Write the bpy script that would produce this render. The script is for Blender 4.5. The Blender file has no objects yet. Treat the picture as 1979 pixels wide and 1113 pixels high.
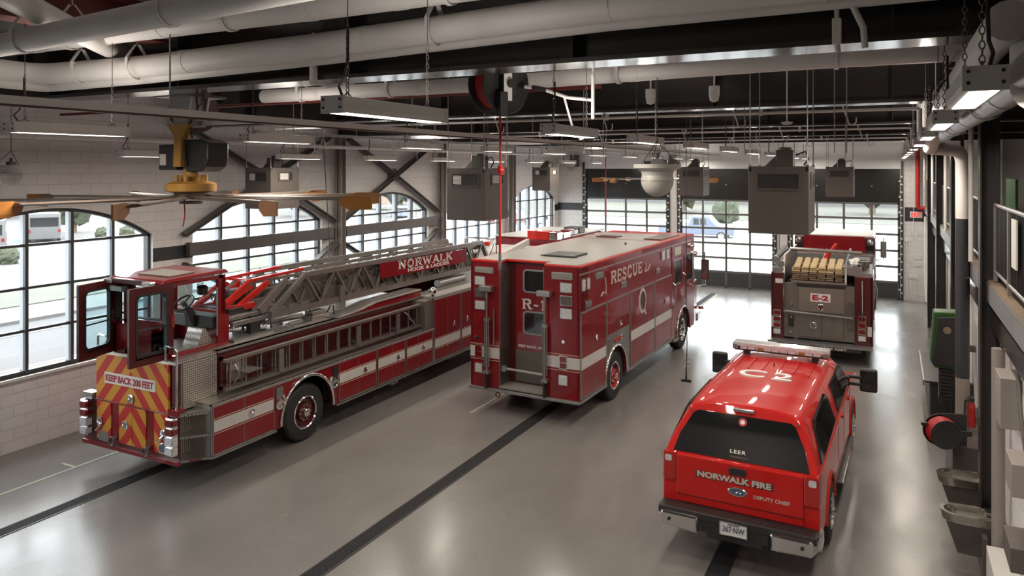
import bpy, bmesh, math, random
from math import sin, cos, pi, radians as R
from mathutils import Vector, Matrix
random.seed(7)
SC = bpy.context.scene
COL = SC.collection
# ---------------------------------------------------------------- camera
cd = bpy.data.cameras.new('camera'); cam = bpy.data.objects.new('camera', cd); COL.objects.link(cam)
cam.location = (0, 0, 5.15); cam.rotation_euler = (R(90), 0, math.atan(735.5/1445))
cd.sensor_width = 36; cd.lens = 36*1445/1979; cd.shift_y = -232.5/1979
cd.clip_end = 500; cd.clip_start = .05
SC.camera = cam
# ---------------------------------------------------------------- world, exposure
W = bpy.data.worlds.new('sky'); SC.world = W; W.use_nodes = True
wn = W.node_tree; wb = wn.nodes['Background']
wb.inputs[0].default_value = (.93, .965, 1, 1); wb.inputs[1].default_value = 8.5
vs = SC.view_settings
vs.view_transform = 'Standard'; vs.look = 'None'; vs.gamma = 1; vs.use_curve_mapping = False
vs.exposure = 0.12
LAMP_W = 40.0        # watts of each linear luminaire
# ---------------------------------------------------------------- materials
M = {}
def mat(name, col, rough=.5, metal=0, coat=0, emit=None, es=0, spec=None):
    m = bpy.data.materials.new(name); m.use_nodes = True
    b = m.node_tree.nodes['Principled BSDF']
    b.inputs['Base Color'].default_value = (*col, 1)
    b.inputs['Roughness'].default_value = rough
    b.inputs['Metallic'].default_value = metal
    if coat: b.inputs['Coat Weight'].default_value = coat; b.inputs['Coat Roughness'].default_value = .04
    if spec is not None: b.inputs['Specular IOR Level'].default_value = spec
    if emit: b.inputs['Emission Color'].default_value = (*emit, 1); b.inputs['Emission Strength'].default_value = es
    M[name] = m
    return m
def nodes(m): 
    t = m.node_tree; return t, t.nodes, t.links, t.nodes['Principled BSDF']
def mottle(name, c2, scale=4, detail=4, amt=.5, bump=0, rough=None, stretch=(1, 1, 1)):
    """noise-driven colour variation, bump and roughness variation"""
    t, n, l, b = nodes(M[name])
    tc = n.new('ShaderNodeTexCoord'); mp = n.new('ShaderNodeMapping'); mp.inputs['Scale'].default_value = stretch
    no = n.new('ShaderNodeTexNoise'); no.inputs['Scale'].default_value = scale; no.inputs['Detail'].default_value = detail
    l.new(tc.outputs['Object'], mp.inputs[0]); l.new(mp.outputs[0], no.inputs['Vector'])
    rp = n.new('ShaderNodeValToRGB'); c1 = b.inputs['Base Color'].default_value
    rp.color_ramp.elements[0].position = .5-amt*.5; rp.color_ramp.elements[1].position = .5+amt*.5
    rp.color_ramp.elements[0].color = tuple(c1); rp.color_ramp.elements[1].color = (*c2, 1)
    l.new(no.outputs[0], rp.inputs[0]); l.new(rp.outputs[0], b.inputs['Base Color'])
    if bump:
        bp = n.new('ShaderNodeBump'); bp.inputs['Strength'].default_value = bump; bp.inputs['Distance'].default_value = .02
        l.new(no.outputs[0], bp.inputs['Height']); l.new(bp.outputs[0], b.inputs['Normal'])
    if rough:
        mr = n.new('ShaderNodeMapRange'); mr.inputs['From Min'].default_value = .35; mr.inputs['From Max'].default_value = .65
        mr.inputs['To Min'].default_value, mr.inputs['To Max'].default_value = rough
        l.new(no.outputs[0], mr.inputs[0]); l.new(mr.outputs[0], b.inputs['Roughness'])
    return no
mat('fire_red', (.20, .008, .012), .3, coat=.8, spec=.15); mottle('fire_red', (.225, .010, .014), 1.5, 2)
mat('dark_red', (.065, .007, .008), .35, coat=.4); mottle('dark_red', (.085, .009, .010), 2)  # darkened to hold the shade under the ladder truck's deck
mat('bright_red', (.48, .018, .015), .35, coat=.4, spec=.2); mottle('bright_red', (.6, .03, .02), 2)
mat('pickup_red', (.52, .012, .010), .4, coat=.7, spec=.1); mottle('pickup_red', (.55, .018, .014), 1.2, 2)
mat('white_paint', (.62, .60, .57), .45); mottle('white_paint', (.56, .54, .51), 3)
mat('pipe_white', (.76, .73, .70), .55); mottle('pipe_white', (.68, .65, .625), 2.2, 5, .6, .25)
mat('ceiling_grey', (.60, .575, .56), .8); mottle('ceiling_grey', (.52, .50, .485), 1, 4)
mat('black_paint', (.022, .02, .02), .32); mottle('black_paint', (.034, .03, .029), 2, 3)
mat('beam_black', (.030, .027, .026), .2); mottle('beam_black', (.042, .036, .034), .7, 3, .6, 0, (.11, .17))
mat('primer_red', (.16, .035, .028), .6); mottle('primer_red', (.12, .03, .026), 2)
mat('brown_rail', (.10, .045, .035), .5)
mat('galv', (.34, .33, .32), .35, .8); mottle('galv', (.42, .41, .40), 8)
mat('chrome', (.80, .80, .80), .12, 1)
mat('aluminium', (.44, .42, .39), .34, .85); mottle('aluminium', (.37, .35, .33), 6)
mat('ladder_metal', (.29, .265, .24), .38, .6); mottle('ladder_metal', (.23, .21, .19), 5)
mat('roof_grey', (.31, .29, .265), .42); mottle('roof_grey', (.25, .235, .215), 1.2, 5, .7)
mat('rubber', (.018, .017, .017), .7); mottle('rubber', (.028, .026, .025), 6)
mat('black_plastic', (.022, .021, .021), .42); mottle('black_plastic', (.03, .028, .028), 6)
mat('dark_glass', (.012, .013, .014), .06, coat=.5)
mat('under_black', (.014, .013, .013), .8)
mat('box_grey', (.115, .095, .084), .42); mottle('box_grey', (.10, .083, .073), 2)
mat('globe_grey', (.42, .40, .375), .45); mat('door_dark', (.020, .020, .018), .22); mat('door_frame', (.13, .125, .12), .4); mat('header_white', (.80, .79, .79), .5)  # door_frame: glare around the panes is put into its lighter grey
mat('lot', (.33, .33, .325), .9); mottle('lot', (.38, .38, .37), .4, 5)  # forecourt paving, colour raised to send brighter reflections into the bay
mat('fixture_white', (.74, .72, .69), .4)
mat('lamp_lens', (.9, .88, .85), .3, emit=(1, .93, .83), es=5)
mat('orange_fan', (.40, .16, .03), .45); mottle('orange_fan', (.34, .13, .026), 3)
mat('yellow_fan', (.42, .22, .045), .4); mottle('yellow_fan', (.36, .18, .035), 4)
mat('blade_metal', (.15, .115, .095), .4, .4); mottle('blade_metal', (.19, .15, .125), 3)
mat('hose_red', (.42, .02, .018), .45)
mat('dull_metal', (.23, .205, .18), .42, .5); mottle('dull_metal', (.18, .16, .14), 4)
mat('sprinkler_red', (.15, .012, .012), .5)
mat('tan_hose', (.52, .39, .22), .85); mottle('tan_hose', (.43, .31, .17), 9)
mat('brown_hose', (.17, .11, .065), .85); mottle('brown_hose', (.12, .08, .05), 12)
mat('tail_red', (.17, .005, .005), .15, coat=1)
mat('tail_clear', (.78, .78, .79), .15, .1, coat=1); mottle('tail_clear', (.5, .5, .51), 30)
mat('tail_bright', (.42, .012, .010), .15, coat=1); mat('green_paint', (.022, .08, .014), .4)
mat('stainless', (.5, .47, .43), .22, .95)
mat('gold', (.66, .56, .38), .4); mat('cream', (.72, .66, .54), .5)
mat('letter_white', (.75, .72, .68), .5); mat('letter_dark', (.03, .02, .02), .5); mat('letter_red', (.42, .02, .03), .5)
mat('letter_silver', (.56, .51, .43), .4)
mat('paper', (.68, .66, .62), .7); mat('red_sign', (.65, .03, .03), .4, emit=(1, .05, .04), es=.9)
mat('sign_white', (.72, .70, .68), .5); mat('wood', (.24, .17, .11), .6); mottle('wood', (.17, .12, .08), 6)
mat('yellow_line', (.46, .43, .30), .6); mottle('yellow_line', (.36, .34, .25), 5)
mat('stripe_black', (.035, .036, .04), .45)
mat('steel_dark', (.085, .075, .068), .4); mottle('steel_dark', (.11, .098, .09), 3)
mat('frame_dark', (.05, .052, .055), .4); mat('frame_blue', (.30, .32, .35), .4)
mat('column_brown', (.28, .245, .22), .5)
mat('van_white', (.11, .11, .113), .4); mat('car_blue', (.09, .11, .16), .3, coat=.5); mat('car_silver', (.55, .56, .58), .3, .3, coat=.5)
mat('asphalt', (.066, .066, .068), .9); mottle('asphalt', (.08, .08, .08), .35, 6)
mat('pavement', (.10, .099, .096), .9); mottle('pavement', (.12, .118, .114), .5, 5)
mat('grass', (.07, .072, .055), .95); mottle('grass', (.085, .085, .07), .8, 5)
mat('leaf', (.03, .038, .02), .8); mottle('leaf', (.05, .06, .036), 4, 6, .5, .6)
mat('bark', (.14, .10, .075), .9); mat('brick_out', (.30, .2, .16), .8)
mat('line_white', (.15, .15, .145), .7)

def cmu(name, c, cm, ax):
    """painted concrete block: brick texture laid on the wall plane; ax = horizontal axis"""
    mat(name, c, .55); t, n, l, b = nodes(M[name])
    tc = n.new('ShaderNodeTexCoord'); sp = n.new('ShaderNodeSeparateXYZ'); cb = n.new('ShaderNodeCombineXYZ')
    l.new(tc.outputs['Object'], sp.inputs[0]); l.new(sp.outputs[ax], cb.inputs[0]); l.new(sp.outputs[2], cb.inputs[1])
    br = n.new('ShaderNodeTexBrick'); l.new(cb.outputs[0], br.inputs['Vector'])
    br.inputs['Scale'].default_value = 1; br.inputs['Brick Width'].default_value = .42; br.inputs['Row Height'].default_value = .21
    br.inputs['Mortar Size'].default_value = .006; br.inputs['Mortar Smooth'].default_value = .3; br.inputs['Bias'].default_value = 0
    br.inputs['Color1'].default_value = (*c, 1); br.inputs['Color2'].default_value = (c[0]*.94, c[1]*.94, c[2]*.94, 1); br.inputs['Mortar'].default_value = (*cm, 1)
    l.new(br.outputs[0], b.inputs['Base Color'])
    bp = n.new('ShaderNodeBump'); bp.inputs['Strength'].default_value = .5; bp.inputs['Distance'].default_value = .01; bp.invert = True
    l.new(br.outputs['Fac'], bp.inputs['Height']); l.new(bp.outputs[0], b.inputs['Normal'])
cmu('cmu_y', (.74, .72, .70), (.54, .525, .51), 1); cmu('cmu_x', (.74, .72, .70), (.54, .525, .51), 0)
def plate(name, c1, c2, scale):
    """diamond tread plate: two crossed sets of raised lozenges"""
    mat(name, c1, .36, .75); t, n, l, b = nodes(M[name])
    tc = n.new('ShaderNodeTexCoord'); sp = n.new('ShaderNodeSeparateXYZ'); l.new(tc.outputs['Object'], sp.inputs[0])
    def ma(op, a, bb=None, v=None):
        k = n.new('ShaderNodeMath'); k.operation = op
        l.new(a, k.inputs[0])
        if bb is not None: l.new(bb, k.inputs[1])
        if v is not None: k.inputs[1].default_value = v
        return k.outputs[0]
    u = ma('ADD', ma('ADD', sp.outputs[0], sp.outputs[1]), sp.outputs[2]); w = ma('SUBTRACT', ma('SUBTRACT', sp.outputs[0], sp.outputs[1]), ma('MULTIPLY', sp.outputs[2], v=-1.0))
    w = ma('SUBTRACT', ma('ADD', sp.outputs[0], sp.outputs[2]), sp.outputs[1])
    a1 = ma('SINE', ma('MULTIPLY', u, v=scale)); a2 = ma('SINE', ma('MULTIPLY', w, v=scale))
    pr = ma('MULTIPLY', a1, a2)
    mx = n.new('ShaderNodeMapRange'); mx.inputs['From Min'].default_value = -.25; mx.inputs['From Max'].default_value = .25; l.new(pr, mx.inputs[0])
    mc = n.new('ShaderNodeMix'); mc.data_type = 'RGBA'; l.new(mx.outputs[0], mc.inputs['Factor'])
    mc.inputs['A'].default_value = (*c1, 1); mc.inputs['B'].default_value = (*c2, 1); l.new(mc.outputs['Result'], b.inputs['Base Color'])
    bp = n.new('ShaderNodeBump'); bp.inputs['Strength'].default_value = .5; bp.inputs['Distance'].default_value = .004
    l.new(mx.outputs[0], bp.inputs['Height']); l.new(bp.outputs[0], b.inputs['Normal'])
plate('tread_plate', (.22, .20, .18), (.74, .70, .65), 80)
plate('louver_plate', (.16, .14, .12), (.33, .29, .26), 150)
# chevron striping
mat('chevron', (.6, .3, .03), .35, coat=.3)
t, n, l, b = nodes(M['chevron'])
tc = n.new('ShaderNodeTexCoord'); sp = n.new('ShaderNodeSeparateXYZ'); l.new(tc.outputs['Object'], sp.inputs[0])
def _m(op, a, v=None, b2=None):
    k = n.new('ShaderNodeMath'); k.operation = op; l.new(a, k.inputs[0])
    if v is not None: k.inputs[1].default_value = v
    if b2 is not None: l.new(b2, k.inputs[1])
    return k.outputs[0]
xx = _m('ABSOLUTE', _m('ADD', sp.outputs[0], .13)); uu = _m('ADD', _m('MULTIPLY', xx, 1.12), None, sp.outputs[2])
fr = _m('GREATER_THAN', _m('FRACT', _m('DIVIDE', uu, .44)), .5)
mc = n.new('ShaderNodeMix'); mc.data_type = 'RGBA'; l.new(fr, mc.inputs['Factor'])
mc.inputs['A'].default_value = (.62, .28, .03, 1); mc.inputs['B'].default_value = (.50, .022, .018, 1); l.new(mc.outputs['Result'], b.inputs['Base Color'])
# polished concrete floor
mat('floor_concrete', (.175, .163, .150), .2, spec=.5)
t, n, l, b = nodes(M['floor_concrete'])
tc = n.new('ShaderNodeTexCoord')
def nz(s, d, st=(1, 1, 1)):
    mp = n.new('ShaderNodeMapping'); mp.inputs['Scale'].default_value = st; l.new(tc.outputs['Object'], mp.inputs[0])
    k = n.new('ShaderNodeTexNoise'); k.inputs['Scale'].default_value = s; k.inputs['Detail'].default_value = d; l.new(mp.outputs[0], k.inputs['Vector']); return k
n1, n2, n3 = nz(.45, 4, (1, .55, 1)), nz(60, 3), nz(1.1, 2, (1, .6, 1))
r1 = n.new('ShaderNodeValToRGB'); r1.color_ramp.elements[0].position = .3; r1.color_ramp.elements[1].position = .7
r1.color_ramp.elements[0].color = (.175, .166, .156, 1); r1.color_ramp.elements[1].color = (.235, .223, .21, 1); l.new(n1.outputs[0], r1.inputs[0])
mx = n.new('ShaderNodeMix'); mx.data_type = 'RGBA'; mx.blend_type = 'OVERLAY'; mx.inputs['Factor'].default_value = .4
l.new(r1.outputs[0], mx.inputs['A']); l.new(n2.outputs[0], mx.inputs['B'])
l.new(mx.outputs['Result'], b.inputs['Base Color'])
mr = n.new('ShaderNodeMapRange'); mr.inputs['From Min'].default_value = .3; mr.inputs['From Max'].default_value = .7; mr.inputs['To Min'].default_value = .2; mr.inputs['To Max'].default_value = .3
l.new(n3.outputs[0], mr.inputs[0]); l.new(mr.outputs[0], b.inputs['Roughness'])
def clear_glass(name, tint, refl=.09, rough=.02):
    """thin window pane: mostly see-through, a little mirror"""
    m = bpy.data.materials.new(name); m.use_nodes = True; t = m.node_tree; n = t.nodes; n.clear(); l = t.links
    o = n.new('ShaderNodeOutputMaterial'); mx = n.new('ShaderNodeMixShader'); tr = n.new('ShaderNodeBsdfTransparent'); g = n.new('ShaderNodeBsdfGlossy'); lw = n.new('ShaderNodeLayerWeight'); lw.inputs[0].default_value = .5
    pw = n.new('ShaderNodeMath'); pw.operation = 'POWER'; pw.inputs[1].default_value = 4.5; l.new(lw.outputs['Facing'], pw.inputs[0])
    f = n.new('ShaderNodeMath'); f.operation = 'MULTIPLY_ADD'; f.inputs[1].default_value = .55; f.inputs[2].default_value = .045; l.new(pw.outputs[0], f.inputs[0])
    tr.inputs[0].default_value = (*tint, 1); g.inputs['Roughness'].default_value = rough
    l.new(f.outputs[0], mx.inputs[0]); l.new(tr.outputs[0], mx.inputs[1]); l.new(g.outputs[0], mx.inputs[2]); l.new(mx.outputs[0], o.inputs[0]); M[name] = m
clear_glass('window_glass', (.97, .985, .98)); clear_glass('cab_glass', (.78, .88, .90)); clear_glass('globe_glass', (.86, .86, .85))
# drain grating: slotted cast iron
mat('grate', (.02, .02, .022), .5); t, n, l, b = nodes(M['grate'])
tc = n.new('ShaderNodeTexCoord'); wv = n.new('ShaderNodeTexWave'); wv.bands_direction = 'Y'; wv.inputs['Scale'].default_value = 9; l.new(tc.outputs['Object'], wv.inputs[0])
rp = n.new('ShaderNodeValToRGB'); rp.color_ramp.elements[0].color = (.010, .010, .011, 1); rp.color_ramp.elements[1].color = (.045, .045, .05, 1); rp.color_ramp.elements[0].position = .45; rp.color_ramp.elements[1].position = .55
l.new(wv.outputs[0], rp.inputs[0]); l.new(rp.outputs[0], b.inputs['Base Color']); b.inputs['Specular IOR Level'].default_value = .2; b.inputs['Roughness'].default_value = .8
# ---------------------------------------------------------------- mesh builder
class MB:
    def __init__(s): s.v = []; s.f = []; s.m = []; s.mi = 0
    def add(s, vs, fs):
        o = len(s.v); s.v += [tuple(v) for v in vs]; s.f += [tuple(o+i for i in f) for f in fs]; s.m += [s.mi]*len(fs); return s
    def box(s, x0, y0, z0, x1, y1, z1):
        x0, x1 = min(x0, x1), max(x0, x1); y0, y1 = min(y0, y1), max(y0, y1); z0, z1 = min(z0, z1), max(z0, z1)
        return s.add([(x0, y0, z0), (x1, y0, z0), (x1, y1, z0), (x0, y1, z0), (x0, y0, z1), (x1, y0, z1), (x1, y1, z1), (x0, y1, z1)],
                     [(0, 3, 2, 1), (4, 5, 6, 7), (0, 1, 5, 4), (1, 2, 6, 5), (2, 3, 7, 6), (3, 0, 4, 7)])
    def hexa(s, p): return s.add(p, [(0, 3, 2, 1), (4, 5, 6, 7), (0, 1, 5, 4), (1, 2, 6, 5), (2, 3, 7, 6), (3, 0, 4, 7)])
    def bar(s, p0, p1, w, h, up=(0, 0, 1)):
        """box-section bar between two points"""
        p0, p1 = Vector(p0), Vector(p1); d = (p1-p0).normalized(); u = Vector(up)
        if abs(d.dot(u)) > .98: u = Vector((0, 1, 0))
        a = d.cross(u).normalized()*w/2; c = a.cross(d).normalized()*h/2
        q = [p+sa*a+sc*c for p in (p0, p1) for sa, sc in ((-1, -1), (1, -1), (1, 1), (-1, 1))]
        return s.add(q, [(0, 3, 2, 1), (4, 5, 6, 7), (0, 1, 5, 4), (1, 2, 6, 5), (2, 3, 7, 6), (3, 0, 4, 7)])
    def cyl(s, p0, p1, r, n=12, r1=None, cap=True):
        p0, p1 = Vector(p0), Vector(p1); d = (p1-p0).normalized(); r1 = r if r1 is None else r1
        a = d.orthogonal().normalized(); c = d.cross(a)
        q = [p+rr*(cos(2*pi*k/n)*a+sin(2*pi*k/n)*c) for p, rr in ((p0, r), (p1, r1)) for k in range(n)]
        fs = [(k, (k+1) % n, n+(k+1) % n, n+k) for k in range(n)]
        if cap: fs += [tuple(range(n-1, -1, -1)), tuple(range(n, 2*n))]
        return s.add(q, fs)
    def tube(s, pts, r, n=8, closed=False):
        pts = [Vector(p) for p in pts]; q = []; m = len(pts); prev = None
        for i, p in enumerate(pts):
            if closed: d = (pts[(i+1) % m]-pts[i-1]).normalized()
            else: d = (pts[min(i+1, m-1)]-pts[max(i-1, 0)]).normalized()
            a = d.orthogonal().normalized() if prev is None else (prev-d*prev.dot(d)).normalized()
            prev = a; c = d.cross(a); q += [p+r*(cos(2*pi*k/n)*a+sin(2*pi*k/n)*c) for k in range(n)]
        fs = []
        for i in range(m if closed else m-1):
            j = (i+1) % m
            fs += [(i*n+k, i*n+(k+1) % n, j*n+(k+1) % n, j*n+k) for k in range(n)]
        if not closed: fs += [tuple(range(n-1, -1, -1)), tuple(range((m-1)*n, m*n))]
        return s.add(q, fs)
    def lathe(s, prof, o, axis='z', n=24, ang=2*pi):
        """prof: (radius, height) pairs turned round an axis through o"""
        o = Vector(o); ax = {'x': (Vector((0, 1, 0)), Vector((0, 0, 1)), Vector((1, 0, 0))), 'y': (Vector((0, 0, 1)), Vector((1, 0, 0)), Vector((0, 1, 0))), 'z': (Vector((1, 0, 0)), Vector((0, 1, 0)), Vector((0, 0, 1)))}[axis] if isinstance(axis, str) else axis
        full = abs(ang-2*pi) < 1e-6; nn = n if full else n+1; q = []
        for rr, h in prof: q += [o+ax[0]*rr*cos(ang*k/n)+ax[1]*rr*sin(ang*k/n)+ax[2]*h for k in range(nn)]
        fs = []
        for i in range(len(prof)-1):
            for k in range(n): fs.append((i*nn+k, i*nn+(k+1) % nn, (i+1)*nn+(k+1) % nn, (i+1)*nn+k))
        return s.add(q, fs)
    def prism(s, poly, axis, d0, d1):
        """polygon (a,b) extruded along axis; x: (y,z), y: (x,z), z: (x,y)"""
        f = {'x': lambda a, b, d: (d, a, b), 'y': lambda a, b, d: (a, d, b), 'z': lambda a, b, d: (a, b, d)}[axis]
        k = len(poly); q = [f(a, b, d0) for a, b in poly]+[f(a, b, d1) for a, b in poly]
        return s.add(q, [tuple(range(k-1, -1, -1)), tuple(range(k, 2*k))]+[(i, (i+1) % k, k+(i+1) % k, k+i) for i in range(k)])
    def sphere(s, o, r, n=20, m=12, sx=1, sy=1, sz=1):
        return s.lathe([(max(1e-4, r*sin(pi*i/m)), -r*cos(pi*i/m)) for i in range(m+1)], o, 'z', n)
    def frame(s, x0, z0, x1, z1, w, y0, y1, rnd=.06, n=4, axis='y'):
        """rounded rectangular ring (window seal)"""
        def rr(a0, b0, a1, b1, r):
            p = []
            for cx, cz, a in ((a1-r, b1-r, 0), (a0+r, b1-r, 90), (a0+r, b0+r, 180), (a1-r, b0+r, 270)):
                p += [(cx+r*cos(R(a+90*i/n)), cz+r*sin(R(a+90*i/n))) for i in range(n+1)]
            return p
        A = rr(x0, z0, x1, z1, rnd); B = rr(x0+w, z0+w, x1-w, z1-w, max(.005, rnd-w*.5)); k = len(A)
        f = (lambda a, b, d: (a, d, b)) if axis == 'y' else ((lambda a, b, d: (d, a, b)) if axis == 'x' else (lambda a, b, d: (a, b, d)))
        q = [f(*p, d) for d in (y0, y1) for P in (A, B) for p in P]; fs = []
        for i in range(k):
            j = (i+1) % k
            fs += [(i, j, k+j, k+i), (2*k+i, 3*k+i, 3*k+j, 2*k+j), (i, 2*k+i, 2*k+j, j), (k+i, k+j, 3*k+j, 3*k+i)]
        return s.add(q, fs)
    def rrect(s, x0, z0, x1, z1, r, y0, y1, axis='y', n=4):
        p = []
        for cx, cz, a in ((x1-r, z1-r, 0), (x0+r, z1-r, 90), (x0+r, z0+r, 180), (x1-r, z0+r, 270)):
            p += [(cx+r*cos(R(a+90*i/n)), cz+r*sin(R(a+90*i/n))) for i in range(n+1)]
        return s.prism(p, axis, y0, y1)
    def build(s, name, ms, parent=None, smooth=None, bevel=0, fix=True):
        me = bpy.data.meshes.new(name); me.from_pydata(s.v, [], s.f)
        for k in (ms if isinstance(ms, (list, tuple)) else [ms]): me.materials.append(M[k])
        for p, i in zip(me.polygons, s.m): p.material_index = i
        if fix:
            bm = bmesh.new(); bm.from_mesh(me); bmesh.ops.recalc_face_normals(bm, faces=bm.faces); bm.to_mesh(me); bm.free()
        me.update()
        if smooth:
            for p in me.polygons: p.use_smooth = True
            try: me.set_sharp_from_angle(angle=R(smooth if smooth is not True else 40))
            except Exception: pass
        o = bpy.data.objects.new(name, me); COL.objects.link(o)
        if parent: o.parent = parent
        if bevel:
            b = o.modifiers.new('bevel', 'BEVEL'); b.width = bevel; b.segments = 2; b.limit_method = 'ANGLE'; b.angle_limit = R(40)
        return o
def tag(o, label, cat, group=None):
    o['label'] = label; o['category'] = cat
    if group: o['group'] = group
    return o
def thing(name, label, cat, loc=(0, 0, 0), rz=0, group=None):
    o = bpy.data.objects.new(name, None); COL.objects.link(o); o.location = loc; o.rotation_euler = (0, 0, rz); o.empty_display_size = .1
    return tag(o, label, cat, group)
def kids(o): return [c for c in bpy.data.objects if c.parent == o]
def dup(root, loc=None, rz=None, label=None, group=None):
    def cp(o, par):
        c = o.copy(); COL.objects.link(c)
        if par: c.parent = par
        for ch in kids(o): cp(ch, c)
        return c
    c = cp(root, None)
    if loc is not None: c.location = loc
    if rz is not None: c.rotation_euler = (0, 0, rz)
    if label: c['label'] = label
    if group: c['group'] = group
    return c
def struct(name, mb, ms, **k):
    o = mb.build(name, ms, **k); o['kind'] = 'structure'; return o
def box(*a): return MB().box(*a)
def text(name, s, ms, parent, o, u, v, width=None, height=None, ext=.004, bold=.012, space=1.0, skew=0):
    """flat raised lettering; o = centre, u/v = directions of writing and of letter height"""
    c = bpy.data.curves.new(name, 'FONT'); c.body = s; c.align_x = 'CENTER'; c.align_y = 'CENTER'; c.size = 1; c.extrude = .01; c.offset = bold; c.space_character = space; c.resolution_u = 4; c.shear = skew
    t = bpy.data.objects.new(name, c); COL.objects.link(t); dg = bpy.context.evaluated_depsgraph_get(); me = bpy.data.meshes.new_from_object(t.evaluated_get(dg)); bpy.data.objects.remove(t)
    xs = [q.co.x for q in me.vertices]; ys = [q.co.y for q in me.vertices]; w = max(xs)-min(xs); h = max(ys)-min(ys); mx = (max(xs)+min(xs))/2; my = (max(ys)+min(ys))/2
    if width is None: kx = ky = height/h
    elif height is None: kx = ky = width/w
    else: kx, ky = width/w, height/h
    o, u, v = Vector(o), Vector(u).normalized(), Vector(v).normalized(); nn = u.cross(v)
    for q in me.vertices: q.co = o+u*(q.co.x-mx)*kx+v*(q.co.y-my)*ky+nn*(q.co.z/.01*ext)
    me.materials.clear(); me.materials.append(M[ms]); ob = bpy.data.objects.new(name, me); COL.objects.link(ob); ob.parent = parent
    return ob
# slab-serif lettering drawn stroke by stroke (x 0..w, y 0..1); (thick, points) + serif feet
G = {
 'N': (1.0, [(.16, [(.18, 0), (.18, 1)]), (.2, [(.18, 1), (.82, 0)]), (.1, [(.82, 0), (.82, 1)])], [(.18, 0), (.15, 1), (.82, 1)]),
 'R': (.95, [(.18, [(.2, 0), (.2, 1)]), (.1, [(.2, .96), (.6, .96)]), (.18, [(.58, .95), (.76, .86), (.76, .62), (.58, .52)]), (.1, [(.2, .52), (.6, .52)]), (.18, [(.5, .52), (.82, 0)])], [(.2, 0), (.16, 1), (.82, 0)]),
 'W': (1.3, [(.17, [(.12, 1), (.4, 0)]), (.1, [(.4, 0), (.66, 1)]), (.17, [(.6, 1), (.9, 0)]), (.1, [(.9, 0), (1.18, 1)])], [(.12, 1), (.62, 1), (1.18, 1)]),
 'A': (1.0, [(.1, [(.12, 0), (.48, 1)]), (.18, [(.48, 1), (.86, 0)]), (.09, [(.24, .32), (.74, .32)])], [(.12, 0), (.86, 0)]),
 'L': (.85, [(.18, [(.2, 0), (.2, 1)]), (.1, [(.1, .05), (.76, .05)]), (.1, [(.76, 0), (.76, .3)])], [(.2, 0), (.2, 1)]),
 'K': (1.0, [(.18, [(.2, 0), (.2, 1)]), (.1, [(.2, .4), (.8, 1)]), (.18, [(.42, .6), (.84, 0)])], [(.2, 0), (.2, 1), (.8, 1), (.86, 0)]),
 'E': (.85, [(.18, [(.2, 0), (.2, 1)]), (.1, [(.1, .05), (.76, .05)]), (.1, [(.1, .95), (.74, .95)]), (.1, [(.2, .5), (.58, .5)]), (.1, [(.74, .05), (.76, .28)]), (.1, [(.74, .95), (.72, .74)]), (.09, [(.58, .38), (.58, .62)])], []),
 'S': (.8, [(.16, [(.66, .8), (.5, .93), (.28, .93), (.16, .78), (.2, .6), (.58, .42), (.68, .25), (.56, .08), (.3, .05), (.14, .18)]), (.09, [(.68, .72), (.68, .97)]), (.09, [(.12, .03), (.12, .28)])], []),
 'C': (.9, [(.17, [(.74, .8), (.6, .94), (.4, .97), (.22, .82), (.16, .5), (.22, .18), (.4, .03), (.62, .06), (.78, .22)]), (.08, [(.76, .72), (.76, .98)])], []),
 'U': (1.0, [(.17, [(.2, 1), (.2, .25), (.34, .06), (.6, .06), (.76, .25)]), (.09, [(.8, .2), (.8, 1)])], [(.2, 1), (.8, 1)]),
 'O': (1.0, [(.16, [(.5, .97), (.26, .85), (.15, .5), (.26, .15), (.5, .03), (.74, .15), (.85, .5), (.74, .85), (.5, .97)])], []),
 '-': (.6, [(.13, [(.1, .42), (.5, .42)])], []),
 '1': (.6, [(.18, [(.32, 0), (.32, 1)]), (.12, [(.32, .98), (.1, .8)])], [(.32, 0)]),
 'H': (1.0, [(.17, [(.2, 0), (.2, 1)]), (.17, [(.8, 0), (.8, 1)]), (.1, [(.2, .5), (.8, .5)])], [(.2, 0), (.2, 1), (.8, 0), (.8, 1)]),
 'D': (.95, [(.18, [(.2, 0), (.2, 1)]), (.15, [(.12, .95), (.5, .95), (.74, .8), (.8, .5), (.74, .2), (.5, .05), (.12, .05)])], []),
 '&': (.9, [(.12, [(.8, .05), (.3, .7), (.34, .92), (.52, .92), (.56, .74), (.2, .4), (.18, .15), (.4, .04), (.62, .14), (.76, .45)])], []),
 ' ': (.5, [], []),
}
def serif(name, s, ms, parent, o, u, v, width, height, ext=.004, space=.06):
    mb = MB(); x = 0; q = []
    tot = sum(G[c][0]+space for c in s)-space
    o, u, v = Vector(o), Vector(u).normalized(), Vector(v).normalized(); nn = u.cross(v); kx = width/tot
    def P(a, b): return o+u*(a-tot/2)*kx+v*(b-.5)*height
    for c in s:
        w, st, ft = G[c]
        def poly(p, th):
            for i in range(len(p)-1):
                a, b2 = Vector((*p[i], 0)), Vector((*p[i+1], 0)); a.y *= height/kx; b2.y *= height/kx
                d = (b2-a).normalized(); nr = Vector((-d.y, d.x, 0))*th/2; e = d*th*.25 if len(p) > 2 else d*0
                qs = [a-e-nr, b2+e-nr, b2+e+nr, a-e+nr]; W8 = [P(x+k.x, k.y*kx/height) for k in qs]
                mb.hexa([k-nn*.001 for k in W8]+[k+nn*ext for k in W8])
        for th, p in st: poly(p, th)
        for fx, fy in ft: poly([(fx-.17, .04 if fy == 0 else .96), (fx+.17, .04 if fy == 0 else .96)], .075)
        x += w+space
    return mb.build(name, ms, parent)
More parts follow.
